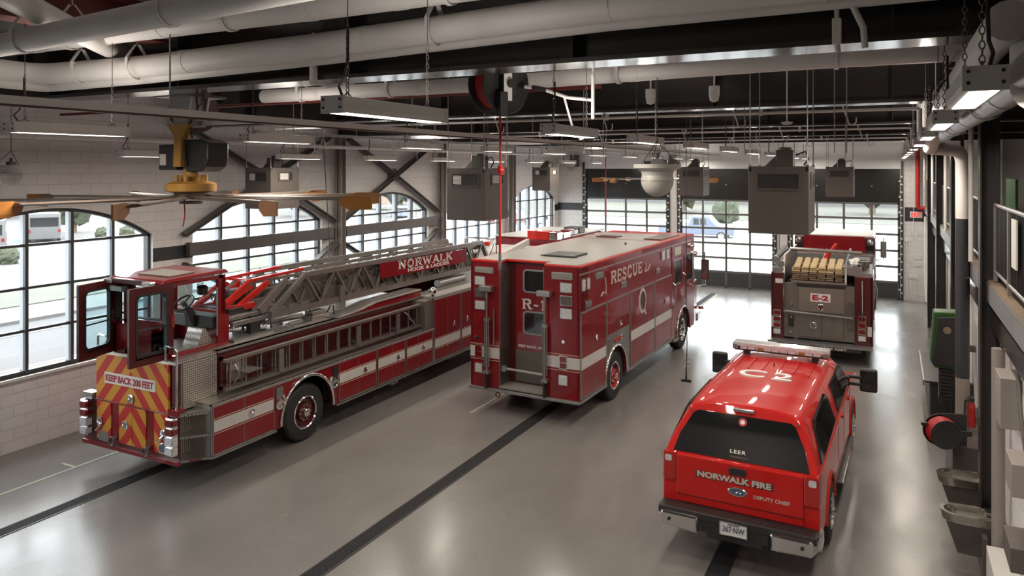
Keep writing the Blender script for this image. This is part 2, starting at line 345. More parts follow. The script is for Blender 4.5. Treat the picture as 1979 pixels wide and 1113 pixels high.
def wheel(parent, x, y, r, w, side, rim='chrome', name='wheel', rr=.56, dual=0):
    """tyre with rim, hub and lug nuts; side=+1 faces +x"""
    z = r; xo = x; sgn = side
    p = [(r*rr, -w/2), (r*.72, -w/2), (r*.93, -w/2*.96), (r, -w/2*.72), (r, w/2*.72), (r*.93, w/2*.96), (r*.72, w/2), (r*rr, w/2)]
    t = MB().lathe([(a, b*sgn) for a, b in p], (x, y, z), 'x', 36)
    for k in range(36):     # tread grooves
        a = 2*pi*k/36; c, s = cos(a), sin(a); t.bar((x-w*.34, y+c*r*1.0, z+s*r*1.0), (x+w*.34, y+c*r*1.0, z+s*r*1.0), .03, .016, up=(0, c, s))
    o = t.build(name, 'rubber', parent, smooth=35)
    rm = MB(); rm.mi = 0
    rm.lathe([(r*rr*1.04, (w/2+.002)*sgn), (r*rr*.98, (w/2+.012)*sgn), (r*rr*.92, (w/2-.01)*sgn)], (x, y, z), 'x', 36)
    rm.mi = 1
    rm.lathe([(r*rr*.92, (w/2-.01)*sgn), (r*rr*.85, (w/2-.07)*sgn), (r*rr*.55, (w/2-.09)*sgn), (r*rr*.5, (w/2-.03)*sgn), (r*rr*.3, (w/2-.02)*sgn), (.001, (w/2-.02)*sgn)], (x, y, z), 'x', 36)
    rm.build('rim', ['chrome', rim], o, smooth=35)
    hb = MB().lathe([(r*.15, (w/2-.03)*sgn), (r*.14, (w/2+.04)*sgn), (r*.08, (w/2+.06)*sgn), (.001, (w/2+.06)*sgn)], (x, y, z), 'x', 16)
    for k in range(10):
        a = 2*pi*k/10; hb.cyl((x+sgn*(w/2-.04), y+cos(a)*r*.26, z+sin(a)*r*.26), (x+sgn*(w/2+.0), y+cos(a)*r*.26, z+sin(a)*r*.26), .014, 6)
    hb.build('hub', 'chrome', o, smooth=35)
    return o
def arch_poly(y0, y1, z0, z1, arches, n=14):
    """side panel outline with semicircular wheel cut-outs in the lower edge: arches = (yc, zc, r)"""
    p = [(y0, z1), (y0, z0)]
    for yc, zc, r in arches:
        h = math.sqrt(max(0, r*r-(z0-zc)**2)); a0 = math.atan2(z0-zc, -h); a1 = math.atan2(z0-zc, h)
        if a0 < 0: a0 += 2*pi
        for i in range(n+1): a = a0+(a1-a0)*i/n; p.append((yc+r*cos(a), zc+r*sin(a)))
    return p+[(y1, z0), (y1, z1)]
def arc_tube(parent, name, ms, x, yc, zc, r, tr, a0=-5, a1=185, n=20):
    return MB().tube([(x, yc+r*cos(R(a0+(a1-a0)*i/n)), zc+r*sin(R(a0+(a1-a0)*i/n))) for i in range(n+1)], tr, 8).build(name, ms, parent, smooth=60)
# ================================================================ THE BUILDING
XL, YF, ZC, YB = -14.2, 32.7, 6.95, -3.0
struct('floor', box(-14.5, YB-.3, -.3, 6.5, YF+.35, 0), 'floor_concrete')
struct('ceiling', box(-14.5, YB-.3, ZC, 6.5, YF+.35, ZC+.15), 'ceiling_grey')
WC = [8.68, 14.03, 19.4, 24.8, 30.15]      # window centres along the left wall
HW, SILL, SPR, RISE = 2.16, 1.33, 3.72, .66
wc2 = [3.3, -.9] 
def arch_z(y, yc, hw=HW):
    rad = (hw*hw+RISE*RISE)/(2*RISE); return SPR+RISE-rad+math.sqrt(max(0, rad*rad-(y-yc)**2))
def wall_with_arches(x0, x1, cs, y0, y1, zt):
    mb = MB(); cs = sorted(cs); N = 20; prev = y0
    for c in cs:
        a, b2 = c-HW, c+HW
        mb.box(x0, prev, 0, x1, a, zt); mb.box(x0, a, 0, x1, b2, SILL)
        for i in range(N):
            ya, yb = a+2*HW*i/N, a+2*HW*(i+1)/N; za, zb = arch_z(ya, c), arch_z(yb, c)
            mb.add([(x0, ya, za), (x1, ya, za), (x1, ya, zt), (x0, ya, zt), (x0, yb, zb), (x1, yb, zb), (x1, yb, zt), (x0, yb, zt)],
                   [(0, 1, 5, 4), (0, 4, 7, 3), (1, 2, 6, 5), (3, 7, 6, 2)])
        prev = b2
    mb.box(x0, prev, 0, x1, y1, zt); return mb
struct('wall_left', wall_with_arches(-14.5, XL, WC+wc2, YB-.3, YF+.3, ZC), 'cmu_y')
for i, c in enumerate(WC+wc2):
    fr = MB(); xs, xe = -14.42, -14.28
    a, b2 = c-HW, c+HW
    pts = [(a+2*HW*k/24, arch_z(a+2*HW*k/24, c)) for k in range(25)]
    for k in range(24): fr.bar((-14.33, pts[k][0], pts[k][1]-.03), (-14.33, pts[k+1][0], pts[k+1][1]-.03), .1, .07)
    fr.box(xs, a, SILL, xe, a+.06, SPR); fr.box(xs, b2-.06, SILL, xe, b2, SPR); fr.box(xs, a, SILL, xe, b2, SILL+.07)
    for z in (2.13, 2.92, 3.71): fr.box(-14.36, a, z-.025, -14.29, b2, z+.025)
    fr.mi = 0
    for k in range(4):
        y = c-1.29+.86*k; fr.box(-14.33, y-.03, SILL, -14.26, y+.03, arch_z(y, c)-.02)
    fr.mi = 1
    for k in range(4):
        y = c-1.29+.86*k; fr.box(-14.44, y-.028, SILL, -14.33, y+.028, arch_z(y, c)-.02)
    w = struct('window_%d' % (i+1), fr, ['frame_dark', 'frame_blue'])
    g = MB().prism([(a, SILL)]+[(b2, SILL)]+pts[::-1], 'x', -14.352, -14.346).build('pane', 'window_glass', w)
    MB().box(-14.27, a-.02, SILL-.05, XL+.06, b2+.02, SILL).build('sill', 'pipe_white', w)
# far wall with three door openings
DX = [(-12.8, -8.89), (-8.34, -4.39), (-3.75, .27)]
DZ = 5.1
fw = MB(); prev = -14.5
for a, b2 in DX: fw.box(prev, YF, 0, a, YF+.3, ZC); fw.box(a, YF, DZ, b2, YF+.3, ZC); prev = b2
fw.box(prev, YF, 0, 6.5, YF+.3, ZC)
struct('wall_far', fw, 'cmu_x')
struct('wall_right', box(1.25, YB, 0, 1.5, YF, 3.42), 'cmu_y')
struct('wall_mezzanine', box(3.6, YB, 3.7, 3.8, YF, ZC), 'black_paint')
struct('wall_back', box(-14.5, YB-.3, 0, 6.5, YB, ZC), 'cmu_x')
for i, (a, b2) in enumerate([(-12.9, -8.9), (-8.3, -4.3), (-3.7, .3)]):
    d = MB().box(a, YB, 0, b2, YB+.05, 5.0)
    for k in range(1, 8): d.box(a, YB+.05, k*.62-.02, b2, YB+.06, k*.62+.02)
    struct('door_%d' % (i+4), d, 'door_dark')
# painted band
n_ = 0
def trim(mb, ms, name=None, **k):
    global n_; n_ += 1
    return struct('trim_%d' % n_, mb, ms, **k)
# sectional doors
RZ = [.68, 1.28, 1.9, 2.54, 3.15, 3.75, 4.42, 5.08]
for i, (a, b2) in enumerate(DX):
    d = MB(); y0, y1 = YF+.06, YF+.12; w4 = (b2-a)/4
    d.mi = 1; d.box(a, y0+.01, .03, b2, y1, RZ[0])
    d.mi = 0; d.box(a, y0, 0, b2, y1+.01, .05)
    for k in range(5):
        x = a+w4*k; x = min(max(x, a+.05), b2-.05); d.box(x-.045, y0, 0, x+.045, y1, DZ)
    for z in RZ: d.box(a, y0, z-.045, b2, y1, z+.045)
    o = struct('door_%d' % (i+1), d, ['door_frame', 'frame_dark'])
    box(a, y0+.02, RZ[0], b2, y0+.03, RZ[5]).build('pane', 'window_glass', o)
    box(a, y0-.008, RZ[5]+.03, b2, y0+.04, DZ).build('shade_panel', 'door_dark', o)  # solid dark sheet standing for the shade behind the upper panes
    trim(box(a-.02, YF-.012, DZ+.0, b2+.02, YF, 5.98), 'header_white')
    h = MB()
    for k in range(1, 4):
        for z in RZ[:-1]: h.box(a+w4*k-.03, y0-.022, z-.02, a+w4*k+.03, y0, z+.02)
    h.build('hinge', 'galv', o)
    for s, x in ((1, a), (-1, b2)):
        tr = MB(); tr.mi = 0; tr.box(x-.02*s, YF-.08, 0, x-.11*s, YF, DZ+.3); tr.box(x+.0*s, YF-.0, 0, x+.05*s, YF+.06, DZ)
        tr.mi = 1
        for k in range(16):
            z = .3+k*.3
            tr.box(x+.005*s, YF-.05, z-.03, x-.07*s, YF-.085, z+.03)
            if k % 2 == 0: tr.cyl((x+.03*s, YF-.04, z+.12), (x+.03*s, YF-.09, z+.12), .035, 10)
        tr.build('track', ['stripe_black', 'pipe_white'], o)
ys = [YB]
edges = []
cs = sorted(WC+wc2); prev = YB
for c in cs: edges.append((prev, c-HW)); prev = c+HW
edges.append((prev, YF))
b_ = MB()
for a, e in edges: b_.box(XL, a, 3.12, XL+.012, e, 3.41)
trim(b_, 'stripe_black')
trim(MB().box(-14.2, YF-.012, 3.16, -12.93, YF, 3.5).box(.42, YF-.012, 3.08, 1.25, YF, 3.62), 'stripe_black')
for a, e in edges[2:-1]:   # the wall piers stand a little proud
    m = (a+e)/2
# steel columns by the piers and their brackets
def column(x, y, z1, w, ms, label, group):
    o = MB().box(x-w/2, y-w/2, 0, x+w/2, y-w/2+.02, z1).box(x-w/2, y+w/2-.02, 0, x+w/2, y+w/2, z1).box(x-.012, y-w/2, 0, x+.012, y+w/2, z1).box(x-w*.7, y-w*.7, 0, x+w*.7, y+w*.7, .03).build('steel_column', ms)
    return tag(o, label, 'column', group)
BY = [6.0, 11.5, 16.9, 22.3, 27.7]
nth = ['nearest', 'second', 'third', 'fourth', 'fifth and farthest']
for i, y in enumerate([16.72, 22.1, 27.5]):
    column(-13.98, y, 6.02, .22, 'column_brown', 'brown steel column at the left wall, %s one along the row of arched windows' % ['beside the first cross brace,', 'past the second cross brace,', 'closest to the far doors,'][i], 'steel columns along the left wall')
# roof beams across the bay
for i, y in enumerate(BY):
    mb = MB(); mb.box(-14.2, y-.2, 6.03, 6.4, y+.2, 6.07); mb.box(-14.2, y-.015, 6.07, 6.4, y+.015, 6.9); mb.box(-14.2, y-.2, 6.9, 6.4, y+.2, ZC)
    for x in [-12+2.4*k for k in range(8)]: mb.box(x-.008, y-.18, 6.07, x+.008, y+.18, 6.9)
    tag(mb.build('roof_beam', 'beam_black'), 'deep black steel roof beam across the bay, %s from the camera' % nth[i], 'beam', 'black roof beams')
# between-bay secondary beams along the room
for i, (x, ms, y0, y1) in enumerate([(-10.9, 'primer_red', YB, 5.8), (-7.4, 'primer_red', YB, 5.8)]):
    mb = box(x-.15, y0, 6.55, x+.15, y1, 6.58).box(x-.01, y0, 6.58, x+.01, y1, 6.92).box(x-.15, y0, 6.9, x+.15, y1, ZC)
    tag(mb.build('roof_joist', ms), ['dull red steel joist high at the left over the pipes', 'dull red steel joist over the elbow of the big white pipe'][i], 'beam')
for y in BY[:-1]:
    for k, x in enumerate([-12.6, -9.2, -5.8, -2.4, 1.0]):
        trim(box(x-.12, y+.2, 6.5, x+.12, y+5.2, 6.53).box(x-.01, y+.2, 6.53, x+.01, y+5.2, ZC), 'beam_black')
# cross braces and wind beams at windows 2 and 3
for i, (a, e, w) in enumerate([(11.52, 16.55, 'second'), (16.9, 21.92, 'third')]):
    x = -14.05
    r = thing('cross_brace', 'dark steel cross brace on the wall over the %s arched window from the left' % w, 'brace', (x, (a+e)/2, 3.3), 0, 'steel cross braces on the left wall')
    h = (e-a)/2
    def leg(p, q, nm='brace_arm'):
        m = MB(); p = Vector(p); q = Vector(q); m.bar(p, q, .10, .16, up=(1, 0, 0)); m.bar(p+Vector((.06, 0, 0)), q+Vector((.06, 0, 0)), .02, .2, up=(1, 0, 0)); m.build(nm, 'steel_dark', r)
    leg((0, -h, .35), (0, h-.25, 2.68)); leg((0, -h+.25, 2.68), (0, -.14, 1.68)); leg((0, .14, 1.54), (0, h, .35))
    leg((0, -h, -.3), (0, h, -2.95)); leg((0, h, -.3), (0, .12, -1.55)); leg((0, -.12, -1.7), (0, -h, -2.95))
    MB().box(-.1, -.2, 1.42, -.07, .2, 1.82).build('gusset', 'steel_dark', r)
    tag(box(-14.12, a+.1, 3.17, -13.98, e-.1, 3.47).build('wind_beam', 'steel_dark'), 'dark horizontal steel beam across the %s arched window from the left' % w, 'beam', 'horizontal beams across the windows')
# floor drains and lines
for i, (x, y0, y1, lb) in enumerate([(-11.2, YB, 31, 'slotted black floor drain running under the ladder truck'), (-6.53, YB, 31, 'long black floor drain down the middle of the floor to the boxy truck'), (-1.98, YB, 31, 'black floor drain under the red pickup')]):
    d = box(x-.11, y0, .001, x+.11, y1, .006).build('floor_drain', 'grate'); tag(d, lb, 'floor drain', 'trench drains')
    MB().box(x-.135, y0, .001, x-.11, y1, .009).box(x+.11, y0, .001, x+.135, y1, .009).build('drain_edge', 'black_plastic', d)
def line(pts, w, lb):
    mb = MB()
    for p, q in pts: mb.bar((*p, .0025), (*q, .0025), w, .003)
    tag(mb.build('floor_line', 'yellow_line'), lb, 'floor marking', 'painted floor lines')
line([((-12.52, 2), (-12.52, 30)), ((-12.9, 8.05), (-12.55, 8.05))], .055, 'pale yellow painted line on the floor left of the ladder truck, with a short tick')
line([((-7.9, 13.6), (-7.9, 30))], .055, 'pale yellow painted line on the floor running under the boxy rescue truck')
line([((-6.35, 28.1), (-6.35, 30.9))], .075, 'short dark-edged pale line on the floor by the middle far door')
# mezzanine on the right
trim(box(1.1, YB, 3.62, 3.6, YF, 3.70), 'wood'); trim(box(1.08, YB, 3.44, 1.12, YF, 3.68), 'galv'); trim(box(1.12, YB, 3.36, 1.3, YF, 3.42).box(1.12, YB, 3.1, 1.16, YF, 3.4), 'beam_black')
trim(box(1.12, YF-.3, 3.42, 3.6, YF, 3.62), 'beam_black')
for k in range(24): trim(box(1.15, YB+1+k*1.45, 3.45, 3.6, YB+1.12+k*1.45, 3.62), 'beam_black')
for i, y in enumerate([5.9, 11.4, 16.8, 22.2, 27.6]):
    mb = MB(); mb.box(1.0, y-.13, 0, 1.02, y+.13, 6.9).box(1.2, y-.13, 0, 1.22, y+.13, 6.9).box(1.02, y-.01, 0, 1.2, y+.01, 6.9)
    o = tag(mb.build('steel_column', 'black_paint'), 'tall black steel column at the mezzanine edge, %s of the right-hand row' % nth[i], 'column', 'black columns at the mezzanine edge')
    if i > 0:
        c = MB().cyl((.93, y+.26, 3.9), (.93, y+.26, 6.6), .03, 10); tag(c.build('conduit', 'pipe_white'), 'thin white vertical conduit beside the %s black column on the right' % nth[i], 'conduit', 'white conduits beside the right-hand columns')
# railing panels between the columns
def railing(y0, y1, lb):
    r = thing('railing', lb, 'railing', (1.16, (y0+y1)/2, 3.72), 0, 'mezzanine railings'); h = (y1-y0)/2
    MB().cyl((0, -h, .96), (0, h, .96), .026, 10).build('top_rail', 'galv', r, smooth=40); MB().cyl((0, -h, .12), (0, h, .12), .022, 10).build('bottom_rail', 'galv', r, smooth=40)
    n = max(2, round((y1-y0)/1.3))
    for k in range(n+1): MB().box(-.022, -h+2*h*k/n-.022, 0, .022, -h+2*h*k/n+.022, .96).build('post', 'galv', r)
    m = round((y1-y0)/.115); base = None
    for k in range(1, m):
        y = -h+2*h*k/m
        if base is None: base = MB().cyl((0, 0, .12), (0, 0, .96), .008, 6).build('baluster', 'black_paint', r); b3 = base
        else: b3 = base.copy(); COL.objects.link(b3)
        b3.location = (0, y, 0)
    return r
for i, (a, e) in enumerate([(6.1, 11.2), (11.6, 16.6), (17.0, 22.0), (22.4, 27.4), (27.8, 32.5)]):
    railing(a, e, 'black-barred metal railing on the mezzanine, %s panel from the camera' % nth[i])
tag(box(1.10, 8.95, 4.12, 1.115, 9.28, 4.62).build('notice_board', 'paper'), 'blank grey-white notice panel tied to the nearest mezzanine railing', 'sign')
# dark store-room partition and shelves up on the mezzanine
trim(box(1.9, 8.2, 3.7, 1.95, 13.2, 6.9), 'black_paint')
tag(box(1.86, 15.2, 3.7, 1.9, 16.4, 4.95).build('green_board', 'green_paint'), 'dark green board standing behind the mezzanine railing', 'board')
# ---------------------------------------------------------------- outside
struct('ground', box(-180, -60, -.35, 160, 260, -.31), 'asphalt')
trim(box(-15.9, -30, -.31, -14.6, 33, -.1), 'pavement'); trim(box(-30, -30, -.31, -27.3, 200, -.2), 'pavement'); trim(box(-34, -30, -.31, -30, 200, -.16), 'grass')
trim(box(-180, -30, -.31, -34, 200, -.19), 'pavement'); trim(box(-60, 76, -.31, 60, 110, -.03), 'grass')
trim(box(-45, 33.05, -.31, 30, 76, -.08), 'lot')
for k, x in enumerate([-17.6, -20.9, -21.15, -25.4]): trim(box(x-.06, -30, -.31, x+.06, 200, -.295), ['line_white', 'yellow_line', 'yellow_line', 'line_white'][k])
def car(x, y, rz, ms, label, kind='car', cat='car'):
    L, Wd, H = dict(van=(5.4, 2.0, 2.2), pickup=(5.6, 1.95, 1.85), car=(4.6, 1.8, 1.45))[kind]
    r = thing({'van': 'van', 'pickup': 'pickup_truck', 'car': 'car'}[kind], label, cat, (x, y, -.3), rz); h = L/2
    side = {'van': [(-h, .35), (h, .35), (h, 1.05), (h-.55, 1.15), (h-1.25, 2.1), (-h+.08, H), (-h, 1.2)],
            'pickup': [(-h, .45), (h, .45), (h, 1.1), (h-1.3, 1.2), (h-1.9, H), (-.3, H), (-.55, 1.2), (-h, 1.15)],
            'car': [(-h, .35), (h, .35), (h, .8), (h-1.1, .95), (h-1.8, H), (-h+1.1, H), (-h+.35, .98), (-h, .9)]}[kind]
    MB().prism(side, 'x', -Wd/2, Wd/2).build('body', ms, r, bevel=.07)
    gw = {'van': [(-h+.5, h-1.35, 1.3, 1.85)], 'pickup': [(-.2, h-2.0, 1.2, 1.65)], 'car': [(-h+1.1, h-1.75, .95, 1.32)]}[kind][0]
    for s in (-1, 1):
        m = MB(); n = 3 if kind != 'pickup' else 2
        for k in range(n):
            a = gw[0]+(gw[1]-gw[0])*k/n+.05; e = gw[0]+(gw[1]-gw[0])*(k+1)/n-.05; m.box(s*Wd/2, a, gw[2], s*(Wd/2+.012), e, gw[3])
        m.build('side_window', 'dark_glass', r)
    box(-Wd/2+.15, -h-.012, {'van': 1.25, 'pickup': .7, 'car': .95}[kind], Wd/2-.15, -h+.02, {'van': 1.9, 'pickup': .75, 'car': 1.25}[kind]).build('rear_window', 'dark_glass', r)
    for s in (-1, 1):
        box(s*(Wd/2-.18), -h-.02, .85, s*(Wd/2-.02), -h+.02, 1.05).build('tail_lamp', 'tail_red', r)
        for yy in (-h+1.0, h-.95): wheel(r, s*(Wd/2-.1), yy, .36, .22, s)
    return r
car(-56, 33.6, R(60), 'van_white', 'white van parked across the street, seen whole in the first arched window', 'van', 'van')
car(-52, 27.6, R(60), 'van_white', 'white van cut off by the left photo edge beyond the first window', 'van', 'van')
car(-13.2, 57, R(-86), 'car_blue', 'dark blue pickup parked outside the middle far door', 'pickup', 'truck')
car(-26, 60, R(-84), 'car_silver', 'silver car parked outside the left far door', 'car')
car(-31.5, 62, R(-84), 'tail_red', 'dark red car parked outside the left far door', 'car')
car(-52, 61, R(40), 'car_silver', 'silver car parked on the street beyond the second arched window', 'car')
car(-47, 66, R(40), 'car_blue', 'dark blue car parked on the street beyond the second arched window', 'car')
def blob(name, x, y, z, r, sz, label, cat, grp, trunk=None, seed=0):
    rnd = random.Random(seed); root = thing(name, label, cat, (x, y, z), 0, grp); mb = MB()
    mb.sphere((0, 0, (trunk or 0)+r*sz*.85), r, 18, 12); me = mb.build('foliage', 'leaf', root)
    zc = (trunk or 0)+r*sz*.85
    for v in me.data.vertices:
        d = Vector((v.co.x, v.co.y, v.co.z-zc)); k = 1+.16*sin(d.x*7/r+seed)*cos(d.y*6/r)+.12*rnd.uniform(-1, 1); v.co = Vector((d.x*k, d.y*k, zc+d.z*k*sz))
    for q in range(int(90)):
        pass
    if trunk: MB().cyl((0, 0, 0), (0, 0, trunk+r*.3), r*.1, 8).build('trunk', 'bark', root)
    return root
bsh = [(-52.7, 36.0, .55), (-52.2, 37.6, .55), (-52, 39.4, .55), (-43.8, 24.3, .6), (-52, 41.2, .55)]
for i, (x, y, r) in enumerate(bsh):
    blob('round_bush', x, y, -.2, r, .85, 'round clipped bush across the road, seen %s in the leftmost window' % ['second from left', 'third from left', 'fourth from left', 'leftmost', 'rightmost'][i], 'bush', 'clipped bushes across the road', None, i)
tr = [(-58, 62, 3.6, 2.0), (-64, 72, 4.0, 2.2), (-52, 73, 3.2, 2.0), (-46, 80, 3.6, 2.4), (-60, 38.5, 1.9, 1.2), (-22, 88, 3.2, 1.8), (-9, 84, 2.6, 2.0), (-2, 92, 3.6, 2.2), (-14, 72, 1.2, .3)]
for i, (x, y, r, tk) in enumerate(tr):
    blob('tree', x, y, -.3, r, 1.1, 'bushy green tree outdoors %s' % ['at the left of the second arched window', 'farthest back beyond the second arched window', 'in the middle of the second arched window', 'at the right of the second arched window', 'behind the white van in the first arched window', 'beyond the left far door', 'beyond the middle far door, behind the blue pickup', 'beyond the right far door', 'low and small by the blue pickup outside the middle far door'][i], 'tree', 'trees outdoors', tk, i+20)
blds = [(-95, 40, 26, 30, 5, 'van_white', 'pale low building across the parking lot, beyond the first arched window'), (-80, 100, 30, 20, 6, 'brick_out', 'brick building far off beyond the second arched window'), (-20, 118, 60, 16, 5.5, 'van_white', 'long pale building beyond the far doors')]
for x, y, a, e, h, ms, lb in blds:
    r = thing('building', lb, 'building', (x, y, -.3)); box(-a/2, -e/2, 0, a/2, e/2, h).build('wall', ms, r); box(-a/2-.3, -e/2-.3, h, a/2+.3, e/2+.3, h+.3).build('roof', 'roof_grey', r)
    for k in range(6): box(a/2+.0, -e/2+2+k*e/7, 1.2, a/2+.05, -e/2+3.4+k*e/7, 2.6).build('window', 'dark_glass', r); box(-a/2+2+k*a/7, -e/2-.05, 1.2, -a/2+3.6+k*a/7, -e/2, 2.6).build('window', 'dark_glass', r)
# ================================================================ UNDER THE ROOF
# linear luminaires, 1.15 m long, hung on chains along the room
def luminaire(name='linear_light'):
    r = thing(name, '', 'ceiling light'); L = 1.15
    MB().prism([(-.075, .0), (.075, .0), (.085, .03), (.085, .10), (-.085, .10), (-.085, .03)], 'y', 0, L).build('housing', 'fixture_white', r, bevel=.004)
    MB().box(-.088, -.03, -.004, .088, .0, .104).build('end_cap', 'fixture_white', r); MB().box(-.088, L, -.004, .088, L+.03, .104).build('end_cap', 'fixture_white', r)
    m = MB()
    for x in (-.065, .065):
        for z in (.03, .08): m.cyl((x, -.03, z), (x, -.037, z), .008, 8)
    m.build('screw', 'black_plastic', r)
    box(-.055, .02, -.004, .055, L-.02, .0).build('lens', 'lamp_lens', r)
    for y in (.12, L-.12):
        c = MB(); 
        for k in range(14): c.tube([(.012*(k % 2)*cos(a)+.0, y+.012*((k+1) % 2)*cos(a), .115+k*.033+.02*sin(a)) for a in [2*pi*q/6 for q in range(6)]], .0035, 4, closed=True)
        c.tube([(0, y-.05, .10), (0, y, .14), (0, y+.05, .10)], .004, 5).cyl((0, y, .56), (0, y, 1.455), .004, 5); c.build('chain', 'steel_dark', r)
    MB().tube([(.02, .05, .10), (.03, .0, .16), (.02, .06, .22), (.02, .1, .34), (.02, .1, .53)], .009, 6).build('power_cord', 'black_plastic', r)
    ld = bpy.data.lights.new('lamp', 'AREA'); ld.shape = 'RECTANGLE'; ld.size = .13; ld.size_y = L-.1; ld.energy = LAMP_W; ld.color = (1, .90, .78)
    lo = bpy.data.objects.new('lamp', ld); COL.objects.link(lo); lo.parent = r; lo.location = (0, L/2, -.013)
    l2 = bpy.data.lights.new('added_uplight', 'AREA'); l2.shape = 'RECTANGLE'; l2.size = .12; l2.size_y = L-.5; l2.energy = LAMP_W*.28; l2.color = (1, .92, .84)  # extra upward light added to brighten roof and walls, not part of the fixture
    lo = bpy.data.objects.new('added_uplight', l2); COL.objects.link(lo); lo.parent = r; lo.location = (0, L/2, .108); lo.rotation_euler = (pi, 0, 0)
    return r
L0 = luminaire(); first = True
rows = [(-3.07, [3.62, 6.85, 9.6, 12.6, 15.6, 18.6, 21.6, 24.6, 27.6, 30.6], 'over the middle of the room'), (-7.5, [4.2, 7.1, 10.6, 13.5, 16.5, 19.5, 22.5, 25.5, 28.5, 31.0], 'between ladder truck and boxy truck'),
        (-11.1, [7.9, 11.4, 14.2, 17.0, 20.0, 23.0, 26.0, 29.0], 'near the arched windows'), (.36, [3.85, 6.6, 9.4, 12.4, 15.4, 18.4, 21.4, 24.4, 27.4, 30.4], 'along the mezzanine edge')]
words = ['nearest', 'second', 'third', 'fourth', 'fifth', 'sixth', 'seventh', 'eighth', 'ninth', 'last']
for x, yl, w in rows:
    for i, y in enumerate(yl):
        lb = '%s lit linear light from the camera, row %s' % (words[i], w)
        o = L0 if first else dup(L0); first = False
        o.location = (x, y, 5.49 if x > -11 else 5.33); o['label'] = lb; o['group'] = 'linear lights hung from the roof'
        if x > 0 and i < 2:
            for ch in kids(o):
                if ch.name.startswith('added_uplight'): bpy.data.objects.remove(ch)
        if x < -11:
            for ch in kids(o):
                if ch.name.startswith('chain'): ch.scale.z = 1.11
# unseen-side lights of the same kind over the near end of the room
# ---- pipes
def pipe(pts, r, label, ms='pipe_white', hang=(), seams=(), group=None, name='insulated_pipe', cat='pipe', n=16, ztop=6.9):
    """pipe run with rounded elbows, clevis hangers and insulation seams"""
    P = [Vector(p) for p in pts]; q = [P[0]]
    for i in range(1, len(P)-1):
        a = (P[i-1]-P[i]).normalized(); b2 = (P[i+1]-P[i]).normalized(); k = min(r*2.2, (P[i-1]-P[i]).length*.45, (P[i+1]-P[i]).length*.45)
        s, e = P[i]+a*k, P[i]+b2*k
        for t in range(0, 7): u = t/6; q.append((1-u)**2*s+2*u*(1-u)*P[i]+u*u*e)
    q.append(P[-1])
    root = thing(name, label, cat, (0, 0, 0), 0, group); root.location = P[0]; o0 = P[0]
    MB().tube([p-o0 for p in q], r, n).build('pipe_run', ms, root, smooth=60)
    def at(t):
        tot = sum((P[i+1]-P[i]).length for i in range(len(P)-1)); d = t*tot
        for i in range(len(P)-1):
            l_ = (P[i+1]-P[i]).length
            if d <= l_ or i == len(P)-2: return P[i]+(P[i+1]-P[i])*(d/l_), (P[i+1]-P[i]).normalized()
            d -= l_
    for t in hang:
        p, d = at(t); p = p-o0; sd = d.cross(Vector((0, 0, 1))).normalized(); m = MB(); rr = r+.012
        pts2 = [p+sd*rr*cos(R(a))+Vector((0, 0, rr*sin(R(a)))) for a in range(0, -181, -20)]
        top = p+Vector((0, 0, rr+.12))
        ring = [top+sd*.02, p+sd*rr+Vector((0, 0, .1))]+pts2+[p-sd*rr+Vector((0, 0, .1)), top-sd*.02]
        for i in range(len(ring)-1): m.bar(ring[i], ring[i+1], .045, .008, up=d.cross(ring[i+1]-ring[i]))
        m.cyl(p+sd*rr+Vector((0, 0, .09)), p-sd*rr+Vector((0, 0, .09)), .008, 6)
        m.cyl(top, Vector((top.x, top.y, ztop-o0.z)), .007, 6); m.build('hanger', 'pipe_white', root)
    for t in seams:
        p, d = at(t); p = p-o0; MB().cyl(p-d*.06, p+d*.06, r*1.035, n).build('sleeve', ms, root, smooth=60)
    return root
pipe([(-9.0, 2.0, 6.27), (-9.0, 5.35, 6.25), (-7.6, 5.6, 6.28), (-5, 5.6, 6.325), (-2.0, 5.6, 6.42), (.9, 5.6, 6.44)], .125, 'fat white insulated pipe crossing in front of the nearest black beam, bending at left', hang=(.07, .30, .36, .66, .9), seams=(.2, .42, .6, .78, .93))
pipe([(-9.0, 2.0, 6.12), (-9.0, 5.43, 6.11), (-7.6, 5.68, 6.16), (-5, 5.72, 6.22), (-2.0, 5.72, 6.31), (.9, 5.72, 6.33)], .06, 'thinner white pipe slung directly under the fat one by the nearest beam', seams=(.3, .45, .62, .8))
pipe([(-7.9, 4.13, 6.30), (-3.0, 3.62, 6.32), (-.5, 3.4, 6.33)], .105, 'smooth white pipe slanting across the top left corner of the photo', hang=(.12, .42, .66), ztop=6.9)
pipe([(-6.1, 2.6, 6.75), (-6.2, 3.3, 6.55), (-8.5, 6.2, 6.5)], .11, 'short white pipe dropping with an elbow into the top left corner', hang=(.55,))
pipe([(-12, 5.25, 6.62), (-4.5, 5.25, 6.62), (.5, 5.25, 6.66)], .13, 'white pipe with bolted joints, highest one behind the fat near pipe', hang=(.3, .5, .7), seams=(.25, .35, .42, .5, .58, .66))
pipe([(-8.6, 8.5, 6.24), (-4.6, 8.5, 6.235), (-1, 8.5, 6.29), (.9, 8.5, 6.29)], .10, 'long white insulated pipe behind the nearest beam, from ceiling fan to right corner', hang=(.08, .25, .6, .85), seams=(.1, .3, .62, .88))
pipe([(.62, 3.6, 5.62), (.62, 13.4, 5.62)], .105, 'silver ribbed pipe beside the right-hand row of lights', ms='galv', hang=(.3, .6), seams=(.2, .32, .44, .56, .68, .8))
pipe([(.5, 4.3, 5.86), (.5, 9.4, 5.86), (.52, 13.2, 5.45)], .10, 'white pipe above the right-hand row of lights', hang=(.3, .55, .8))
pipe([(.66, 4.5, 6.9), (.66, 4.5, 5.56)], .135, 'fat white vertical pipe with rounded cap at the top right corner', name='vertical_pipe'); 
